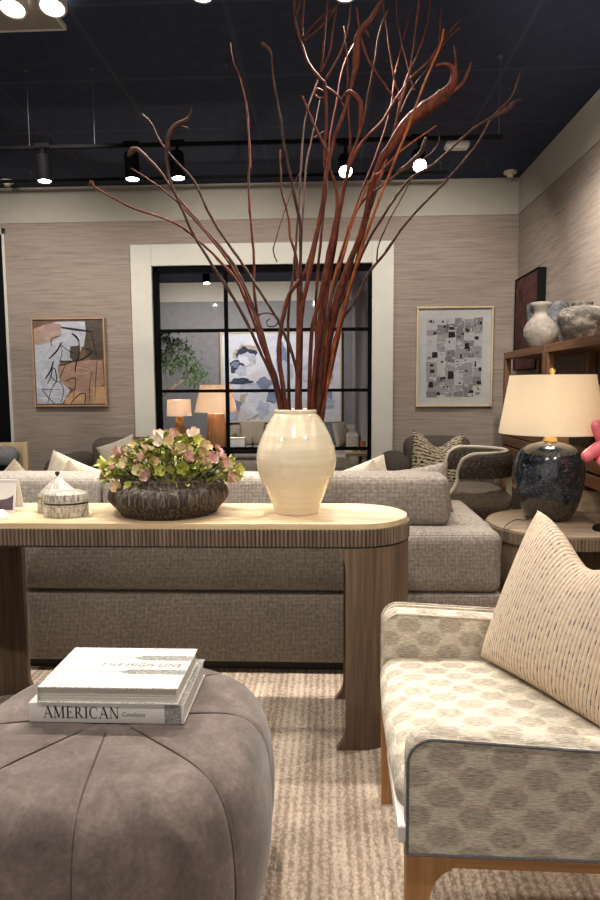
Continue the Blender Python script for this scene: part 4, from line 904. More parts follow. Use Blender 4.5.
for k in range(N_ + 1):
    t = k / N_; a = R(-114 + 228 * t); e = min(t, 1 - t) * N_ / 6; lift = 0 if e >= 1 else (1 - math.sqrt(max(0, 1 - (1 - e) ** 2)))
    pts.append((.252 * math.cos(a), .252 * math.sin(a), .838 - lift * .10))
for sg in (-1, 1):
    a = R(sg * 114); e = Vector((.252 * math.cos(a), .252 * math.sin(a), .738))
    tail = [(e.x - .004, e.y, .69), (e.x - .015, e.y, .64), (e.x - .05, e.y - sg * .0, .585), (e.x - .12, e.y, .555), (e.x - .20, e.y, .548)]
    pts = pts + tail if sg > 0 else tail[::-1] + pts
bm = NB(); tube(bm, spline(pts, 2), .0125, 8); obj('top_rail', bm, K['creamframe'], b, angle=60, label='cream curved frame')
bm = NB(); softbox(bm, (-.03, 0, .525), (.56, .50, .13), .06, (0, 0, .02), 8); obj('seat', bm, K['seatcloth'], b, angle=70)
bm = NB(); softbox(bm, (-.03, 0, .44), (.54, .48, .09), .03, (0, 0, 0), 6); obj('seat_rail', bm, K['boucle'], b, angle=70)
for (x, y, top) in ((.255, -.06, .70), (.235, .14, .70), (-.29, -.24, .56), (-.29, .24, .56)):
    bm = NB(); tube(bm, [(x + (.02 if x > 0 else -.02), y, 0), (x, y, top)], [.020, .026], 4, sq=1); obj('leg', bm, K['creamframe'], b, angle=30)

# ================================================================== SIDE TABLE AND LAMP
s = thing('side_table', 'round grey oak side table with a reeded edge, under the large lamp', 'table', (1.12, 3.19, -.014))
bm = NB(); lathe(bm, [(.001, .586), (.335, .586), (.337, .588), (.337, .597), (.335, .599), (.001, .599)], 96, caps=False); obj('table_top', bm, K['sideoak'], s, angle=40)
bm = NB(); prism(bm, [( (.345 + .006 * (abs(math.sin(k * PI / 8)) ** .6 - 1)) * math.cos(2 * PI * k / 1120), (.345 + .006 * (abs(math.sin(k * PI / 8)) ** .6 - 1)) * math.sin(2 * PI * k / 1120)) for k in range(1120)], .536, .588); obj('reeded_apron', bm, K['reed'], s, angle=80)
for sg in (0, 1):
    bm = NB(); rows = []
    for z in (0, .02, .05, .09, .30, .46, .50, .52, .537):
        dd = min(z, .537 - z); fl = 9 * max(0, 1 - dd / .07) ** 2; rw = []
        for k in range(21):
            a = R(180 * sg + 90 - (48 + fl) + (96 + 2 * fl) * k / 20 + 90); rw.append([bm.verts.new((q * math.cos(a), q * math.sin(a), z)) for q in (.335, .305)])
        rows.append(rw)
    for i in range(8):
        for j in range(20):
            for q in (0, 1): bm.faces.new((rows[i][j][q], rows[i][j + 1][q], rows[i + 1][j + 1][q], rows[i + 1][j][q]))
        for j in (0, 20): bm.faces.new((rows[i][j][0], rows[i + 1][j][0], rows[i + 1][j][1], rows[i][j][1]))
    for i in (0, 8):
        for j in range(20): bm.faces.new((rows[i][j][0], rows[i][j + 1][0], rows[i][j + 1][1], rows[i][j][1]))
    obj('leg', bm, K['tablewood'], s, angle=40)
Lm = thing('table_lamp', 'large lamp with dark glazed base and cream drum shade on the round side table', 'lamp', (1.096, 3.27, .590))
bp = spline([(.10, 0), (.104, .004), (.118, .02), (.140, .065), (.158, .13), (.168, .20), (.168, .25), (.160, .30), (.142, .338), (.110, .362), (.070, .376), (.035, .383), (.02, .385)], 3)
bm = NB(); lathe(bm, bp, 64); obj('lamp_base', bm, K['glaze'], Lm, angle=60)
bm = NB(); lathe(bm, [(.001, .384), (.036, .384), (.034, .392), (.020, .418), (.016, .424), (.001, .424)], 24, caps=False); obj('neck', bm, K['gold'], Lm)
bm = NB(); lathe(bm, [(.006, .42), (.006, .71)], 10); lathe(bm, [(.010, .46), (.018, .47), (.018, .50), (.010, .51)], 12)
for k in range(3): a = 2 * PI * k / 3; tube(bm, [(0, 0, .703), (.2025 * math.cos(a), .2025 * math.sin(a), .703)], .0022, 6)
obj('harp', bm, K['brass'], Lm)
bm = NB(); lathe(bm, [(.001, .708), (.008, .708), (.007, .714), (.012, .718), (.012, .724), (.016, .732), (.013, .742), (.001, .747)], 18, caps=False); obj('finial', bm, K['gold'], Lm)
bm = NB()
rg = [(.249, .424), (.2505, .424), (.2505, .432), (.2055, .702), (.2055, .71), (.204, .71), (.204, .702), (.249, .432)]
lathe(bm, rg + [rg[0]], 80, caps=False); bmesh.ops.remove_doubles(bm, verts=bm.verts, dist=1e-5); obj('lamp_shade', bm, K['lamp_shade'], Lm, angle=60)
bm = NB(); lathe(bm, [(.001, .512), (.014, .515), (.028, .545), (.024, .572), (.001, .584)], 16, caps=False); obj('bulb', bm, K['bulb'], Lm); Lm.scale = (.985, .985, 1)
bm = NB(); tube(bm, spline([(-.09, -.05, .006), (-.15, -.09, .004), (-.20, -.14, .0165), (-.272, -.246, .0165), (-.290, -.265, .006), (-.302, -.275, -.03), (-.310, -.275, -.20), (-.295, -.24, -.40), (-.25, -.16, -.585)], 4), .0032, 6); obj('power_cord', bm, K['cord'], Lm)
# coral sculpture, mostly outside the photograph
c = thing('coral_sculpture', 'coral-pink branching glazed sculpture at the right edge, in front of the lamp shade', 'sculpture', (1.268, 3.0, .587))
bm = NB(); lathe(bm, [(.055, 0), (.058, .006), (.05, .018), (.016, .03)], 24); obj('stand', bm, K['spotblack'], c)
bm = NB()
tube(bm, spline([(0, 0, .02), (.004, 0, .15), (.0, 0, .30), (-.012, -.004, .38)], 3), [.013, .013, .014, .015, .016, .018, .022, .026, .03, .032], 12)
def fing(pts, rad): sp = spline([(*p, r) for p, r in zip(pts, rad)], 4); tube(bm, [q[:3] for q in sp] , [q[3] * 1.2 for q in sp], 12)
fing([(-.005, 0, .36), (-.035, -.015, .385), (-.085, -.03, .36), (-.118, -.035, .338), (-.128, -.036, .332)], [.03, .027, .024, .021, .008])
fing([(-.005, 0, .38), (-.04, -.01, .43), (-.068, -.02, .485), (-.078, -.02, .502)], [.028, .024, .02, .008])
fing([(.0, 0, .37), (.0, -.012, .44), (.02, -.02, .52), (.028, -.02, .545)], [.03, .024, .02, .007])
fing([(.0, 0, .36), (-.02, -.03, .345), (-.05, -.045, .318), (-.062, -.048, .306)], [.03, .026, .022, .008])
fing([(.0, 0, .37), (.05, -.01, .40), (.09, -.015, .45), (.098, -.015, .462)], [.03, .024, .019, .007])
obj('branches', bm, K['coral'], c, angle=80)

# ================================================================== WALNUT SHELVING ALONG THE RIGHT WALL
def etagere(label, yn, yf):
    e = thing('shelving_unit', label, 'shelf', (1.665, (yn + yf) / 2, -.014), 0, 'walnut shelving units by the right wall')
    w = (yf - yn) / 2 - .002; X0, X1 = -.165, .165; H = 1.545
    for x in (X0, X1 - .05):
        for y in (-w, w - .055): bm = NB(); box(bm, x, x + .05, y, y + .055, 0, H - .055, .003, 1); obj('post', bm, K['walnut'], e)
    bm = NB(); box(bm, X0, X1, -w, w, H - .055, H, .003, 1); obj('top_board', bm, K['walnuty'], e)
    bm = NB(); box(bm, X0 + .006, X1, -w + .01, w - .01, .845, .90, .003, 1); obj('middle_shelf', bm, K['walnuty'], e)
    for z0, z1 in ((.765, .835), (.675, .750)):
        bm = NB(); box(bm, X0, X0 + .022, -w + .058, w - .058, z0, z1, .003, 1); box(bm, X0 + .02, X1 - .06, -w + .065, w - .065, z0 + .004, z1 - .004); obj('drawer', bm, K['walnuty'], e)
    bm = NB(); box(bm, X0 + .03, X1 - .02, -w + .05, w - .05, .66, .845); obj('drawer_case', bm, K['darkbase'], e)
    bm = NB(); box(bm, X0 + .006, X1, -w + .01, w - .01, .40, .44, .003, 1); obj('lower_shelf', bm, K['walnuty'], e)
    bm = NB(); box(bm, X0 + .006, X1, -w + .01, w - .01, .06, .10, .003, 1); obj('bottom_shelf', bm, K['walnuty'], e)
    return e
etagere('walnut open shelving unit at the rear end of the right wall, behind the lamp shade', 4.645, 5.72)
etagere('walnut open shelving unit nearer the camera, carrying the squat grey jar', 3.56, 4.64)
def urn(name, label, prof, mat, loc, seg=56, fn=None, grp='clay vessels on the shelving'):
    bm = NB(); lathe(bm, [(max(.001, r), max(0, z)) for r, z in spline(prof, 3)], seg, caps=False, fn=fn)
    o = obj(name, bm, mat, angle=60); o.location = loc; return tag(o, label, 'vase', grp)
ZT = 1.5315
urn('gourd_vase', 'pale clay gourd-shaped vase with a pinched neck and flared mouth on the shelving top', [(0, 0), (.06, 0), (.09, .02), (.122, .08), (.126, .13), (.11, .18), (.075, .225), (.052, .255), (.058, .285), (.078, .315), (.083, .333), (.074, .345), (.055, .34), (.04, .30), (0, .28)], K['urnlight'], (1.535, 4.77, ZT) if False else (1.610, 5.10, ZT))
urn('wide_jar', 'mottled blue-grey wide-mouthed jar behind the gourd vase on the shelving top', [(0, 0), (.09, 0), (.115, .02), (.14, .12), (.15, .25), (.152, .335), (.148, .345), (.138, .335), (.13, .2), (0, .05)], K['urnblue'], (1.640, 4.775, ZT) if False else (1.690, 5.20, ZT))
urn('squat_jar', 'squat weathered grey jar with a small raised mouth on the nearer shelving unit', [(0, 0), (.085, 0), (.10, .008), (.128, .07), (.148, .135), (.150, .17), (.135, .205), (.10, .225), (.07, .230), (.064, .236), (.066, .252), (.060, .256), (.052, .248), (.05, .22), (0, .2)], K['urn'], (1.655, 4.40, ZT))
urn('stone_pot', 'pale stone cylindrical pot on the low shelf behind the lamp', [(0, 0), (.085, 0), (.092, .006), (.095, .10), (.093, .18), (.086, .184), (.082, .17), (0, .15)], K['potstone'], (1.62, 4.02, .427))
for k, (m, lab, t_) in enumerate((('paper', 'white book lying flat at the bottom of the shelf stack behind the lamp', .03), ('teal', 'teal book lying flat in the stack behind the lamp', .034), ('paper', 'white book lying flat above the teal book', .034), ('spotblack', 'black book lying flat near the top of the stack behind the lamp', .03), ('paper', 'white book on top of the stack behind the lamp', .032))):
    z = .8865 + .205 + sum((.03, .034, .034, .03, .032)[:k]) 
    o = thing('shelf_book', lab, 'book', (1.62, 3.985, z), 0, 'books stacked on the shelf')
    bm = NB(); box(bm, -.11, .11, -.14, .14, 0, .003); box(bm, -.11, .11, -.14, .14, t_ - .004, t_ - .001); box(bm, -.11, -.107, -.14, .14, 0, t_ - .001); obj('cover', bm, K[m], o)
    bm = NB(); box(bm, -.106, .106, -.136, .136, .003, t_ - .004); obj('pages', bm, K['pages'], o)
o = thing('storage_box', 'dark woven box under the stacked books on the middle shelf', 'box', (1.62, 3.985, .8865)); bm = NB(); box(bm, -.12, .12, -.155, .155, 0, .160, .006, 2); obj('body', bm, K['boucle'], o); bm = NB(); box(bm, -.124, .124, -.159, .159, .160, .204, .006, 2); obj('lid', bm, K['boucle'], o)

# ================================================================== PICTURES
def frame(par, w, h, t, d, mat):
    bm = NB()
    box(bm, -w / 2, w / 2, -d, 0, h / 2 - t, h / 2, .002, 1); box(bm, -w / 2, w / 2, -d, 0, -h / 2, -h / 2 + t, .002, 1)
    box(bm, -w / 2, -w / 2 + t, -d, 0, -h / 2 + t, h / 2 - t, .002, 1); box(bm, w / 2 - t, w / 2, -d, 0, -h / 2 + t, h / 2 - t, .002, 1)
    return obj('frame', bm, mat, par)
def patch(bm, pts, y, mi, t=.0012):
    """a patch of paint: thin raised polygon facing the room"""
    n = len(pts); a = [bm.verts.new((x, y, z)) for x, z in pts]; b = [bm.verts.new((x, y + t, z)) for x, z in pts]
    fs = [bm.faces.new(a), bm.faces.new(b[::-1])] + [bm.faces.new((a[i], b[i], b[(i + 1) % n], a[(i + 1) % n])) for i in range(n)]
    for f in fs: f.material_index = mi
def stroke(bm, pts, r, y, mi):
    k0 = len(bm.faces); sp = spline([(x, y, z) for x, z in pts], 4); n = len(sp)
    tube(bm, sp, [r * (.55 + .45 * math.sin(PI * i / max(1, n - 1))) for i in range(n)], 5); bm.faces.ensure_lookup_table()
    for f in bm.faces[k0:]: f.material_index = mi
def paint(name, lo, hi, sc=8): return stone_ware(name, lo, tuple((a + b) // 2 for a, b in zip(lo, hi)), hi, sc)
# abstract drawing, left of the opening
p = thing('framed_painting', 'framed abstract painting of grey-blue and rust patches under loose black lines', 'picture', (-2.645, WY - .001, 1.512))
frame(p, .752, .895, .014, .045, K['tan'])
bm = NB(); w, h = .72, .862; box(bm, -w / 2, w / 2, -.028, -.004, -h / 2, h / 2)
def U(px, py): return ((px - 303) / 430 * .735, -(py - 310) / 510 * .88)     # drawn on a 600 x 660 sketch of the sheet
def PP(l): return [U(*q) for q in l]
patch(bm, PP([(94, 120), (150, 90), (240, 72), (406, 70), (408, 130), (400, 200), (360, 260), (320, 300), (250, 300), (230, 340), (240, 420), (300, 470), (250, 550), (96, 552)]), -.0292, 1)
patch(bm, PP([(94, 110), (190, 80), (260, 84), (262, 150), (200, 190), (120, 205), (94, 200)]), -.0305, 2)
patch(bm, PP([(406, 66), (504, 66), (508, 290), (440, 300), (410, 260), (396, 200), (410, 130)]), -.0298, 3); patch(bm, PP([(312, 215), (366, 210), (368, 300), (330, 305), (306, 280)]), -.0312, 3)
patch(bm, PP([(234, 330), (320, 306), (440, 295), (500, 300), (508, 440), (440, 470), (440, 552), (380, 552), (330, 470), (260, 440), (236, 400)]), -.0304, 4)
patch(bm, PP([(440, 460), (510, 450), (514, 552), (436, 552)]), -.0308, 5); patch(bm, PP([(270, 520), (330, 470), (390, 500), (386, 552), (262, 552)]), -.0314, 5)
patch(bm, PP([(196, 440), (250, 425), (262, 460), (300, 470), (286, 500), (250, 520), (240, 550), (180, 550), (176, 480)]), -.0318, 1)
for s_, r_ in (([(262, 104), (330, 114), (446, 130)], .0075), ([(325, 140), (350, 160), (366, 188)], .008), ([(260, 190), (230, 240), (180, 286)], .006), ([(200, 215), (200, 170), (250, 154)], .003), ([(240, 300), (340, 300), (400, 280), (440, 242), (376, 222)], .0045), ([(366, 190), (364, 250), (340, 330), (338, 365)], .005), ([(250, 200), (300, 240), (350, 262)], .003),
               ([(446, 132), (452, 190), (470, 280)], .002), ([(206, 300), (190, 350), (152, 405)], .006), ([(170, 380), (210, 340), (220, 420), (180, 380)], .004), ([(230, 330), (300, 312), (340, 295)], .0035), ([(130, 465), (240, 468)], .003), ([(130, 465), (170, 520), (206, 552)], .003), ([(160, 550), (190, 460), (230, 420), (262, 470), (240, 548)], .003),
               ([(240, 400), (260, 360), (280, 320)], .0025), ([(270, 420), (320, 400), (336, 420), (316, 520)], .003), ([(300, 552), (350, 500), (392, 496), (386, 552)], .004), ([(470, 300), (460, 400), (448, 540)], .0022), ([(440, 360), (420, 450), (416, 550)], .002), ([(164, 436), (190, 380), (200, 330)], .0035), ([(180, 520), (236, 520)], .002), ([(246, 300), (262, 240), (250, 200)], .002)):
    stroke(bm, PP(s_), r_ * 1.4, -.032, 6)
stroke(bm, PP([(346, 340), (400, 346), (424, 364), (380, 378), (342, 374)]), .003, -.032, 7)
obj('canvas', bm, [paint('art_brown', (96, 78, 66), (126, 100, 84)), paint('art_pale_blue', (160, 164, 176), (198, 202, 212)), paint('art_pink_grey', (150, 126, 116), (186, 160, 150)), paint('art_olive', (70, 62, 56), (96, 86, 76)), paint('art_rust', (140, 112, 97), (174, 144, 125)), paint('art_ochre', (172, 138, 104), (200, 164, 126)), K['ink'], paint('art_rose', (210, 190, 184), (226, 206, 200))], p, angle=30)
# grey grid collage, right of the opening
p = thing('framed_print', 'tall framed print of a patchwork of grey and black squares on white paper', 'picture', (1.24, WY - .001, 1.537))
frame(p, .752, .985, .018, .045, K['pale_oak'])
bm = NB(); w, h = .716, .95; box(bm, -w / 2, w / 2, -.016, -.004, -h / 2, h / 2); rr = random.Random(8)
x = -.27
cols = [(-.272, -.17), (-.17, -.085), (-.085, .01), (.01, .095), (.095, .19), (.19, .272)]
for ci, (xa, xb) in enumerate(cols):
    z = .39 - rr.uniform(0, .02)
    while z > -.37:
        hh = rr.choice([.05, .07, .09, .12]); z2 = max(z - hh, -.40); j = lambda: rr.uniform(-.008, .008)
        patch(bm, [(xa + j(), z2 + j()), (xb + j(), z2 + j()), (xb + j(), z + j()), (xa + j(), z + j())], -.0172 - .0004 * rr.random(), rr.choice([1, 1, 2, 2, 3, 3, 3, 1, 2, 5, 1, 2]))
        for _ in range(rr.choice([1, 2, 3])):
            cx, cz = rr.uniform(xa, xb - .02), rr.uniform(z2, z - .02); a, c_ = rr.uniform(.006, .045), rr.uniform(.006, .04)
            patch(bm, [(cx, cz), (min(cx + a, xb), cz + j()), (min(cx + a, xb), min(cz + c_, z)), (cx + j(), min(cz + c_, z))], -.0184 - .0004 * rr.random(), rr.choice([4, 4, 3, 2, 1, 5, 5]))
        z = z2
for (cx, cz, a, c_) in ((-.06, .19, .07, .055), (.10, .075, .05, .06), (-.22, -.01, .06, .06), (-.25, -.305, .05, .06), (-.06, -.22, .06, .08), (.20, -.10, .02, .06), (.15, -.36, .05, .03), (-.08, .24, .012, .12), (.115, .24, .012, .10)):
    patch(bm, [(cx, cz), (cx + a, cz + .005), (cx + a - .006, cz + c_), (cx + .004, cz + c_)], -.0196, 4)
obj('print', bm, [paint('sheet_white', (194, 189, 183), (208, 203, 198), 4), paint('print_pale', (176, 172, 170), (200, 196, 194), 30), paint('print_grey', (138, 134, 132), (172, 168, 166), 30), paint('print_mid', (112, 108, 108), (150, 146, 144), 30), paint('print_black', (30, 29, 30), (58, 56, 56), 30), paint('print_cream', (188, 178, 166), (206, 198, 186), 30)], p)
bm = NB(); box(bm, -.358, .358, -.033, -.030, -.475, .475); obj('glazing', bm, K['glass'], p)
# maroon canvas on the right wall
p = thing('framed_painting', 'maroon painting in a deep black frame on the right wall above the shelving', 'picture', (WX - .001, 6.07, 1.822), R(-90))
frame(p, .68, .86, .012, .075, K['spotblack'])
bm = NB(); box(bm, -.328, .328, -.066, -.004, -.418, .418)
for s_ in (((-.25, .28), (-.2, .33), (-.13, .30), (-.12, .22), (-.2, .2)),): patch(bm, list(s_), -.0675, 1)
for _ in range(7):
    cx, cz = rr.uniform(-.2, .25), rr.uniform(-.3, .2); patch(bm, [(cx, cz), (cx + .04, cz + .01), (cx + .05, cz + .07), (cx + .01, cz + .05)], -.0675, 1)
obj('canvas', bm, [K['maroon'], paint('canvas_umber', (44, 28, 30), (66, 40, 40))], p)
# the ink-cloud canvas in the room beyond
p = thing('framed_painting', 'large ink-cloud painting of navy and grey blots on white, in the room beyond the glazing', 'picture', (-.925, 12.58, 1.44))
frame(p, 2.32, 1.74, .03, .07, K['pale_oak'])
bm = NB(); box(bm, -1.13, 1.13, -.05, -.004, -.84, .84)
def blob(cx, cz, rx, rz, y, mi, seed, hole=0):
    q = random.Random(seed); ph = [q.uniform(0, 6.28) for _ in range(6)]; pts = []
    for k in range(48):
        a = 2 * PI * k / 48; s_ = 1 + .10 * math.sin(3 * a + ph[0]) + .10 * math.sin(5 * a + ph[1]) + .05 * math.sin(9 * a + ph[2]) + .03 * math.sin(17 * a + ph[3])
        pts.append((max(-1.12, min(1.12, cx + rx * s_ * math.cos(a))), max(-.83, min(.83, cz + rz * s_ * math.sin(a)))))
    patch(bm, pts, y, mi, .001)
def S2(px, py): return ((px - 303) / 565 * 2.26, -(py - 266) / 420 * 1.68)
for i, (px, py, rx, rz, mi) in enumerate(((135, 160, 56, 52, 3), (136, 164, 48, 42, 1), (142, 180, 40, 34, 4), (120, 190, 30, 30, 0), (90, 215, 34, 32, 1), (112, 236, 26, 26, 4), (84, 205, 18, 16, 2), (200, 265, 46, 28, 5), (225, 300, 40, 34, 2), (110, 285, 54, 16, 1), (150, 320, 60, 24, 4), (150, 410, 66, 64, 3), (170, 400, 58, 54, 0), (130, 445, 34, 30, 5), (215, 420, 30, 40, 4), (80, 400, 30, 26, 2), (60, 455, 30, 34, 4), (310, 190, 26, 80, 2), (330, 240, 30, 50, 4), (300, 320, 50, 40, 4), (520, 245, 36, 62, 3), (518, 248, 28, 52, 1), (498, 205, 24, 24, 4), (490, 300, 22, 26, 3), (505, 370, 48, 44, 2), (520, 390, 36, 30, 4), (430, 250, 34, 46, 4), (410, 400, 40, 30, 5), (330, 440, 40, 30, 4), (260, 360, 26, 30, 2))):
    x_, z_ = S2(px, py); blob(x_, z_, rx / 565 * 2.26, rz / 420 * 1.68, -.0515 - i * .0003, mi, i)
obj('canvas', bm, [paint('ink_white', (186, 186, 196), (212, 212, 220), 3), paint('ink_navy', (40, 44, 62), (74, 78, 98), 5), paint('ink_slate', (96, 102, 126), (140, 144, 164), 4), paint('ink_sand', (150, 136, 120), (188, 176, 162), 5), paint('ink_grey', (150, 154, 170), (190, 192, 204), 3), paint('ink_blush', (186, 178, 180), (210, 202, 204), 3)], p)

# ================================================================== THE ROOM BEYOND THE GLAZING
def far_table(name, label, x0, x1, y0, y1, h, mat):
    t = thing(name, label, 'table', ((x0 + x1) / 2, (y0 + y1) / 2, -.014)); w, d = (x1 - x0) / 2, (y1 - y0) / 2
    bm = NB(); box(bm, -w, w, -d, d, h - .035, h, .004, 1); obj('table_top', bm, mat, t)
    bm = NB(); box(bm, -w + .06, w - .06, -d + .04, d - .04, .16, .20, .004, 1); obj('lower_shelf', bm, mat, t)
    for a in (-1, 1):
        for b_ in (-1, 1): bm = NB(); box(bm, a * (w - .03) - .022, a * (w - .03) + .022, b_ * (d - .03) - .022, b_ * (d - .03) + .022, 0, h - .034, .003, 1); obj('leg', bm, mat, t)
far_table('black_console', 'low black console table behind the glazing, under the large amber lamp', -1.72, -.60, 7.35, 7.80, .545, K['spotblack'])
far_table('wooden_console', 'dark wooden table at the rear carrying the small lamp beyond the glazing', -2.45, -1.75, 8.35, 8.85, .50, K['tablewood'])
def far_lamp(label, loc, k, shade, base, drum, fl=24):
    l = thing('far_lamp', label, 'lamp', loc); rb, rt, zb, zt = drum; h = zb - .01
    bm = NB(); lathe(bm, [(r * (k), z * h) for r, z in base], 96, fn=lambda r, t, z: r * (1 - .045 * (math.sin(t * fl) > .3))); obj('lamp_base', bm, K['ribwood'], l, angle=50)
    bm = NB(); lathe(bm, [(.01, h - .005), (.01, zt - .04)], 10); obj('stem', bm, K['brass'], l)
    bm = NB(); lathe(bm, [(rb, zb), (rt, zt), (rt - .003, zt), (rb - .003, zb), (rb, zb)], 64, caps=False); bmesh.ops.remove_doubles(bm, verts=bm.verts, dist=1e-5); obj('lamp_shade', bm, K['lamp_shade_far'], l, angle=60)
    bm = NB(); c_ = (zb + zt) / 2; lathe(bm, [(.001, c_ - .05), (.025, c_ - .02), (.03, c_ + .02), (.001, c_ + .05)], 12, caps=False); obj('bulb', bm, K['bulb'], l)
    return l
far_lamp('tall lamp with ribbed amber base and wide lit shade behind the glazing', (-1.325, 7.57, .532), 1, 0, [(.10, 0), (.112, .03), (.116, .35), (.108, .8), (.098, .97), (.085, 1)], (.250, .178, .432, .750))
far_lamp('smaller lamp with a pleated drum shade near the tree behind the glazing', (-2.0, 8.6, .487), 1, 0, [(.10, 0), (.10, .1), (.07, .6), (.045, 1)], (.166, .155, .390, .605), 18)
c = thing('cream_box', 'small cream lacquer box on the black console behind the glazing', 'box', (-1.07, 7.50, .532)); bm = NB(); box(bm, -.095, .095, -.06, .06, 0, .118, .004, 2); obj('body', bm, K['paper'], c); bm = NB(); box(bm, -.098, .098, -.063, .063, .118, .138, .004, 2); obj('lid', bm, K['creamframe'], c)
c = thing('silver_figure', 'small silver ornament on the black console beside the cream box', 'ornament', (-.895, 7.50, .532)); bm = NB(); lathe(bm, [(.03, 0), (.03, .012), (.012, .02), (.010, .05), (.022, .075), (.008, .11), (.004, .14)], 16); obj('body', bm, plain('silver', (186, 186, 190), .25, 1.0), c)
s = thing('far_sofa', 'oatmeal sofa with a square arm in the room beyond the glazing', 'sofa', (-.55, 9.35, -.014))
def fs(name, x0, x1, y0, y1, z0, z1, r): bm = NB(); softbox(bm, ((x0 + x1) / 2 + .55, (y0 + y1) / 2 - 9.35, (z0 + z1) / 2 + .014), (x1 - x0, y1 - y0, z1 - z0), r, (0, .01, .01), 6); obj(name, bm, K['farsofa'], s, angle=70)
fs('backrest', -1.5, .40, 9.55, 9.80, .05, .69, .05); fs('arm', .235, .415, 9.0, 9.8, .05, .60, .04); fs('arm', -1.55, -1.37, 9.0, 9.8, .05, .60, .04); fs('base', -1.4, .25, 9.02, 9.6, -.014, .24, .02)
for a, b_ in ((-1.37, -.57), (-.57, .235)): fs('seat_cushion', a, b_, 9.0, 9.58, .24, .40, .05)
for i, (x, m, lab, rz_) in enumerate(((-1.12, 'beigecloth', 'beige pillow at the left of the far sofa', 8), (-.72, 'beigecloth', 'beige pillow beside the silver ornament on the far sofa', -6), (-.40, 'greycloth', 'pale grey pillow behind the vase on the far sofa', 4), (.0, 'fardark', 'slate blue pillow on the far sofa', -10), (.165, 'farsofa', 'oatmeal pillow against the far sofa arm', 62))):
    put_pillow('far_pillow', lab, .38, .36, .13, (x, 9.44 if i < 4 else 9.25, .575), (R(-14), 0, R(rz_)), K[m], 'pillows on the far sofa')
c = thing('upholstered_bench', 'pale upholstered bench in front of the far sofa', 'bench', (-.10, 8.25, -.014)); bm = NB(); softbox(bm, (0, 0, .32), (.70, .40, .16), .02, (0, 0, .005), 6); obj('seat', bm, K['farsofa'], c, angle=60)
for a in (-1, 1):
    for b_ in (-1, 1): bm = NB(); box(bm, a * .30 - .02, a * .30 + .02, b_ * .16 - .02, b_ * .16 + .02, 0, .245); obj('leg', bm, K['darkbase'], c)
far_table('narrow_table', 'narrow pale table at the right edge of the glazing with two brown blocks', .18, .425, 7.3, 7.8, .515, K['pale_oak'])
for x, h_, lab in ((.30, .06, 'low brown wooden block on the narrow table behind the glazing'), (.385, .125, 'taller brown wooden block on the narrow table behind the glazing')):
    o = NB(); lathe(o, [(.03, 0), (.034, .006), (.026, h_ * .5), (.036, h_ - .006), (.032, h_)], 8); o = obj('wooden_candleholder', o, K['ribwood']); o.location = (x, 7.5, .502); tag(o, lab, 'ornament')
# leafy tree beyond
t = thing('indoor_tree', 'slender leafy tree behind the glazing at the left', 'tree', (-2.62, 8.95, -.014))
bm = NB(); lathe(bm, [(.001, 0), (.16, 0), (.19, .30), (.18, .32), (.165, .30), (.001, .28)], 32, caps=False); obj('pot', bm, K['spotblack'], t)
bm = NB(); br = [[(0, 0, .25), (.04, -.02, .7), (.18, -.06, 1.0), (.42, -.12, 1.22), (.62, -.18, 1.36), (.78, -.2, 1.50)], [(.42, -.12, 1.22), (.40, -.14, 1.45), (.46, -.18, 1.75), (.42, -.2, 1.95)], [(.25, -.08, 1.08), (.2, -.1, 1.4), (.26, -.1, 1.7)], [(.62, -.18, 1.36), (.72, -.24, 1.62), (.66, -.24, 1.78)], [(.46, -.18, 1.72), (.62, -.22, 1.86)], [(.62, -.18, 1.36), (.86, -.16, 1.40)]]
for i, q in enumerate(br): sp = spline(q, 4); tube(bm, sp, [.017 * (1 - .6 * k / len(sp)) * (1 if i == 0 else .5) for k in range(len(sp))], 7)
obj('trunk', bm, K['bark'], t); bm = NB(); rr = random.Random(3)
cl = [(.42, -.2, 1.95), (.5, -.2, 1.88), (.62, -.22, 1.86), (.46, -.18, 1.75), (.3, -.12, 1.74), (.26, -.1, 1.64), (.38, -.15, 1.62), (.66, -.24, 1.78), (.72, -.24, 1.64), (.62, -.2, 1.6), (.82, -.2, 1.54), (.88, -.16, 1.42), (.8, -.2, 1.36), (.52, -.18, 1.52), (.78, -.22, 1.48)]
for k in range(900):
    q = rr.choice(cl); p_ = Vector(q) + Vector((rr.gauss(0, .07), rr.gauss(0, .07), rr.gauss(0, .055)))
    L = rr.uniform(.045, .075); Mx = Matrix.Translation(p_) @ Euler((rr.uniform(-.9, .9), rr.uniform(.0, 1.3), rr.uniform(0, 6.3))).to_matrix().to_4x4()
    v = [bm.verts.new(Mx @ Vector(c_)) for c_ in ((0, 0, 0), (L * .4, L * .22, .004), (L, 0, 0), (L * .4, -L * .22, .004))]; m_ = bm.verts.new(Mx @ Vector((L * .45, 0, -.006)))
    for i in range(4): bm.faces.new((v[i], v[(i + 1) % 4], m_))
o = obj('foliage', bm, K['leafdark'], t, recalc=False); o['kind'] = 'stuff'

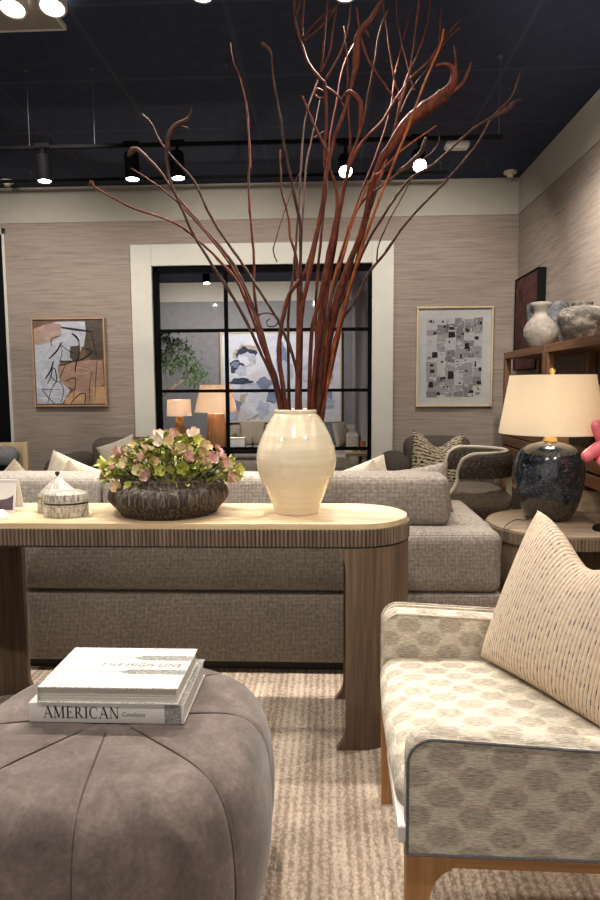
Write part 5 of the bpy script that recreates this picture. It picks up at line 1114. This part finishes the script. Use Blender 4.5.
# ================================================================== CEILING FITTINGS
def spot(label, x, y, z, aim, grp='black track spotlights', on=True, L=.165, r=.046):
    d = (Vector(aim) - Vector((x, y, z))).normalized(); q = d.to_track_quat('-Z', 'Y').to_matrix().to_4x4()
    s = thing('track_spotlight', label, 'spotlight', (x, y, z), 0, grp)
    bm = NB(); lathe(bm, [(.001, L / 2), (r * .92, L / 2), (r, L / 2 - .012), (r, -L / 2), (r - .004, -L / 2), (r - .006, -L / 2 + .014), (.001, -L / 2 + .016)], 28, M=q, caps=False); obj('housing', bm, K['spotblack'], s, angle=40)
    bm = NB(); lathe(bm, [(.001, -L / 2 + .015), (r - .007, -L / 2 + .015), (r - .007, -L / 2 + .006), (.001, -L / 2 + .003)], 28, M=q, caps=False); obj('lens', bm, K['lens'] if on else K['paper'], s, label='glowing lens')
    bm = NB(); box(bm, -.010, .010, -.012, .012, .02, L / 2 + .045, .003, 1); box(bm, -.05, .05, -.018, .018, L / 2 + .04, L / 2 + .072, .004, 1); obj('bracket', bm, K['spotblack'], s)
    return d
def rail(label, y, z, xs, zt=CZ, w=.012):
    s = thing('track_rail', label, 'lighting rail', (-1.0, y, z))
    bm = NB(); box(bm, -4.3, 2.07, -w, w, -.012, .012, .003, 1); obj('channel', bm, K['spotblack'], s)
    for x in xs: bm = NB(); tube(bm, [(x + 1.0, 0, .010), (x + 1.0, 0, zt - z - .012)], .0022, 6); lathe(bm, [(.012, zt - z - .014), (.012, zt - z - .001)], 12, c=(x + 1.0, 0, 0)); obj('hanger_wire', bm, K['clear'], s)
rail('black lighting rail hung on thin wires in front of the rear wall', 4.22, 2.775, (-1.9, -1.48, -.635, .352, 1.045))
rail('black lighting rail close under the ceiling at the rear wall', 6.10, 3.16, (-2.75, -1.98, -.7, 1.0, 1.42))
ZS = 2.645
SP = [(-1.815, 4.22, ZS, (-1.65, 4.05, 0), 'left track spotlight nearest the ceiling detector', 1), (-1.245, 4.22, ZS, (-1.15, 4.0, 0), 'track spotlight left of the antler-like branch', 1), (-.955, 4.22, ZS, (-.75, 4.0, 0), 'track spotlight right behind the antler-like branch', 1), (.104, 4.22, ZS - .02, (.1, 2.2, .6), 'bright track spotlight shining between the middle branches', 1), (.56, 4.22, ZS, (.45, 2.0, .7), 'brightest track spotlight at the right, under the white emergency fitting', 1)]
for x, y, z, aim, lab, on in SP: spot(lab, x, y, z, aim)
rail('black lighting rail above the console table, at the top edge of the photo', 2.62, 2.945, ())
spot('spotlight at the top edge of the photo above the branches, facing down', .065, 2.62, 2.80, (.0, 2.3, 0)); spot('spotlight rim cut by the top edge of the photo, left of the branches', -.478, 2.62, 2.815, (-.75, 2.45, .0))
spot('spotlight inside the room beyond the glazing, near the top left pane', -1.49, 8.0, 2.585, (-1.2, 7.4, 0))
p = thing('ceiling_panel', 'pale grey square ceiling panel at the top left corner', 'ceiling panel', (-1.80, 3.37, CZ)); bm = NB(); box(bm, -.345, .345, -.372, .372, -.022, -.001, .003, 1); obj('panel', bm, K['panel'], p); bm = NB()
for a in (-1, 1): box(bm, a * .345 - .006, a * .345 + .006, -.378, .378, -.026, -.001); box(bm, -.345, .345, a * .372 - .006, a * .372 + .006, -.026, -.001)
obj('edge_trim', bm, K['white'], p)
for x, lab in ((-1.60, 'round white gimbal lamp inside the pale ceiling panel'), (-1.395, 'round white gimbal lamp over the right edge of the pale ceiling panel')):
    s = thing('gimbal_lamp', lab, 'spotlight', (x, 3.44, CZ - .027), 0, 'white gimbal lamps'); q = Matrix.Rotation(R(-12), 4, 'X')
    bm = NB(); lathe(bm, [(.05, 0), (.068, -.004), (.072, -.05), (.068, -.06), (.058, -.058), (.055, -.03), (.05, -.028)], 32, M=q, caps=False); obj('ring', bm, K['white'], s); bm = NB(); lathe(bm, [(.001, -.026), (.054, -.026), (.054, -.034), (.001, -.038)], 28, M=q, caps=False); obj('lens', bm, K['lens'], s, label='glowing lens')
for x, y, lab in ((-3.1, 6.36, 'small round smoke detector on the black ceiling at the far left'), (1.70, 6.40, 'small round smoke detector on the black ceiling by the right corner')):
    s = thing('smoke_detector', lab, 'detector', (x, y, CZ)); bm = NB(); lathe(bm, [(.001, 0), (.06, 0), (.06, -.018), (.045, -.03), (.001, -.03)], 24, caps=False); obj('base', bm, K['creamframe'], s); bm = NB(); lathe(bm, [(.001, -.03), (.03, -.03), (.026, -.055), (.001, -.058)], 20, caps=False); obj('sensor', bm, K['creamframe'], s)
s = thing('emergency_light', 'white rounded emergency fitting on the black ceiling above the brightest spotlight', 'ceiling fitting', (1.055, 5.63, CZ)); bm = NB(); softbox(bm, (0, 0, -.028), (.20, .12, .054), .025, (0, 0, 0), 4); obj('housing', bm, K['white'], s); bm = NB(); softbox(bm, (0, -.03, -.056), (.15, .05, .012), .005, (0, 0, 0), 4); obj('diffuser', bm, K['paper'], s)

# ================================================================== LIGHT
def lamp(name, typ, loc, aim=None, power=50, size=60, blend=.6, col=(1, .86, .70), rad=.035):
    l = bpy.data.lights.new(name, typ); l.energy = power; l.color = col; l.shadow_soft_size = rad
    if typ == 'SPOT': l.spot_size = R(size); l.spot_blend = blend
    o = bpy.data.objects.new(name, l); COL.objects.link(o); o.location = loc
    if aim is not None: o.rotation_euler = (Vector(aim) - Vector(loc)).to_track_quat('-Z', 'Y').to_euler()
    return o
def spotlamp(name, loc, aim, power, size=60, blend=.7, col=(1, .87, .72)):
    d = (Vector(aim) - Vector(loc)).normalized(); return lamp(name, 'SPOT', Vector(loc) + d * .10, aim, power, size, blend, col)
W3 = (1, .87, .73)
AMB, EXPO = .42, 1.10
WC = (1, .92, .835)
# the two spots over the console and the five on the rear rail
spotlamp('spot_or_fill_light', (.065, 2.62, 2.80), (.05, 2.3, 0), 58, 95, col=WC)
spotlamp('spot_or_fill_light', (-.478, 2.62, 2.815), (-.75, 2.45, 0), 58, 95, col=WC)
spotlamp('spot_or_fill_light', (-1.815, 4.22, 2.645), (-1.65, 4.05, 0), 45, 90, col=WC)
spotlamp('spot_or_fill_light', (-1.245, 4.22, 2.645), (-1.15, 4.0, 0), 45, 90, col=WC)
spotlamp('spot_or_fill_light', (-.955, 4.22, 2.645), (-.75, 4.0, 0), 45, 90, col=WC)
spotlamp('spot_or_fill_light', (.104, 4.22, 2.625), (.1, 2.2, .6), 45, 70, col=WC)
spotlamp('spot_or_fill_light', (.56, 4.22, 2.645), (.45, 2.0, .7), 45, 70, col=WC)
spotlamp('gimbal_light', (-1.60, 3.44, 3.19), (-2.3, 6.0, 1.2), 40, 70, col=WC)
spotlamp('gimbal_light', (-1.395, 3.44, 3.19), (-1.3, 2.2, .6), 50, 80, col=WC)
# further console-rail spots outside the frame, then added lamps without fittings
spotlamp('spot_or_fill_light', (1.3, 2.62, 2.765), (.75, 1.7, .4), 42, 80, col=WC)
spotlamp('spot_or_fill_light', (-1.6, 2.62, 2.765), (-.9, 1.9, .4), 50, 80, col=WC)
for x in (-2.2, -.3, 1.2): spotlamp('spot_or_fill_light', (x, .6, 2.9), (x * .8, 2.6, .8), 40, 100, col=WC)  # unseen front spots added to light the faces turned to the camera
for x in (-2.9, -1.0, .9): spotlamp('spot_or_fill_light', (x, 4.9, 3.1), (x, 6.6, 1.7), 56, 115, 1, col=WC)  # wash added to brighten the rear wall, no fittings modelled
spotlamp('spot_or_fill_light', (1.15, 3.75, 2.9), (1.84, 4.8, 1.9), 80, 78, 1, col=WC)  # added lamp that lifts the right wall, no fitting there
# lit shades
lamp('lamp_bulb_light', 'POINT', (1.096, 3.27, 1.14), None, 9, rad=.03, col=(1, .90, .77))
lamp('lamp_bulb_light', 'POINT', (-1.325, 7.57, 1.14), None, 150, rad=.03, col=(1, .90, .80))
lamp('lamp_bulb_light', 'POINT', (-2.0, 8.6, .985), None, 76, rad=.03, col=(1, .90, .80))
# the room beyond, then fill lamps added in the front room
for x in (-3.2, -1.49): spotlamp('spot_or_fill_light', (x, 8.0, 2.585), (x + .2, 8.3, 0), 50, 110, col=WC)
for x in (-2.6, -.9): spotlamp('spot_or_fill_light', (x, 10.4, 3.1), (x, 12.6, 1.4), 110, 115, 1, col=(1, .94, .88))
spotlamp('spot_or_fill_light', (-.6, 7.3, 3.1), (-.3, 9.3, .3), 50, 80, 1, col=WC)
spotlamp('spot_or_fill_light', (.92, 4.22, 2.645), (.95, 4.4, .5), 45, 70, 1, col=WC)  # extra lamp added over the barrel chair to lift that dim area
spotlamp('spot_or_fill_light', (1.0, 3.3, 2.95), (1.84, 4.2, 2.3), 55, 74, 1, col=WC)  # lamp added to brighten the upper right wall
spotlamp('spot_or_fill_light', (.2, 2.3, 2.95), (1.84, 3.9, 2.75), 60, 70, 1, col=WC)  # ambient-like fill added for the right wall and its band

w = bpy.data.worlds.new('showroom_ambient'); scene.world = w; w.use_nodes = True
w.node_tree.nodes['Background'].inputs[0].default_value = (1, .92, .84, 1); w.node_tree.nodes['Background'].inputs[1].default_value = AMB

# ================================================================== CAMERA
cd = bpy.data.cameras.new('camera'); cam = bpy.data.objects.new('camera', cd); COL.objects.link(cam)
cd.sensor_fit = 'VERTICAL'; cd.sensor_height = 36; cd.lens = 650 / 900 * 36; cd.clip_start = .05; cd.clip_end = 60
cam.location = (0, 0, 1.25)
cam.matrix_world = Matrix.Translation((0, 0, 1.25)) @ Matrix.Rotation(R(2.6), 4, 'Z') @ Matrix.Rotation(PI / 2 - R(5.54), 4, 'X') @ Matrix.Rotation(R(-.37), 4, 'Z')
scene.camera = cam
scene.view_settings.view_transform = 'Standard'; scene.view_settings.look = 'None'
scene.view_settings.exposure = EXPO; scene.view_settings.gamma = 1
scene.view_settings.use_curve_mapping = False
scene.cycles.use_denoising = True; scene.cycles.max_bounces = 10; scene.cycles.transparent_max_bounces = 12
scene.cycles.caustics_reflective = False; scene.cycles.caustics_refractive = False; scene.cycles.sample_clamp_indirect = 6
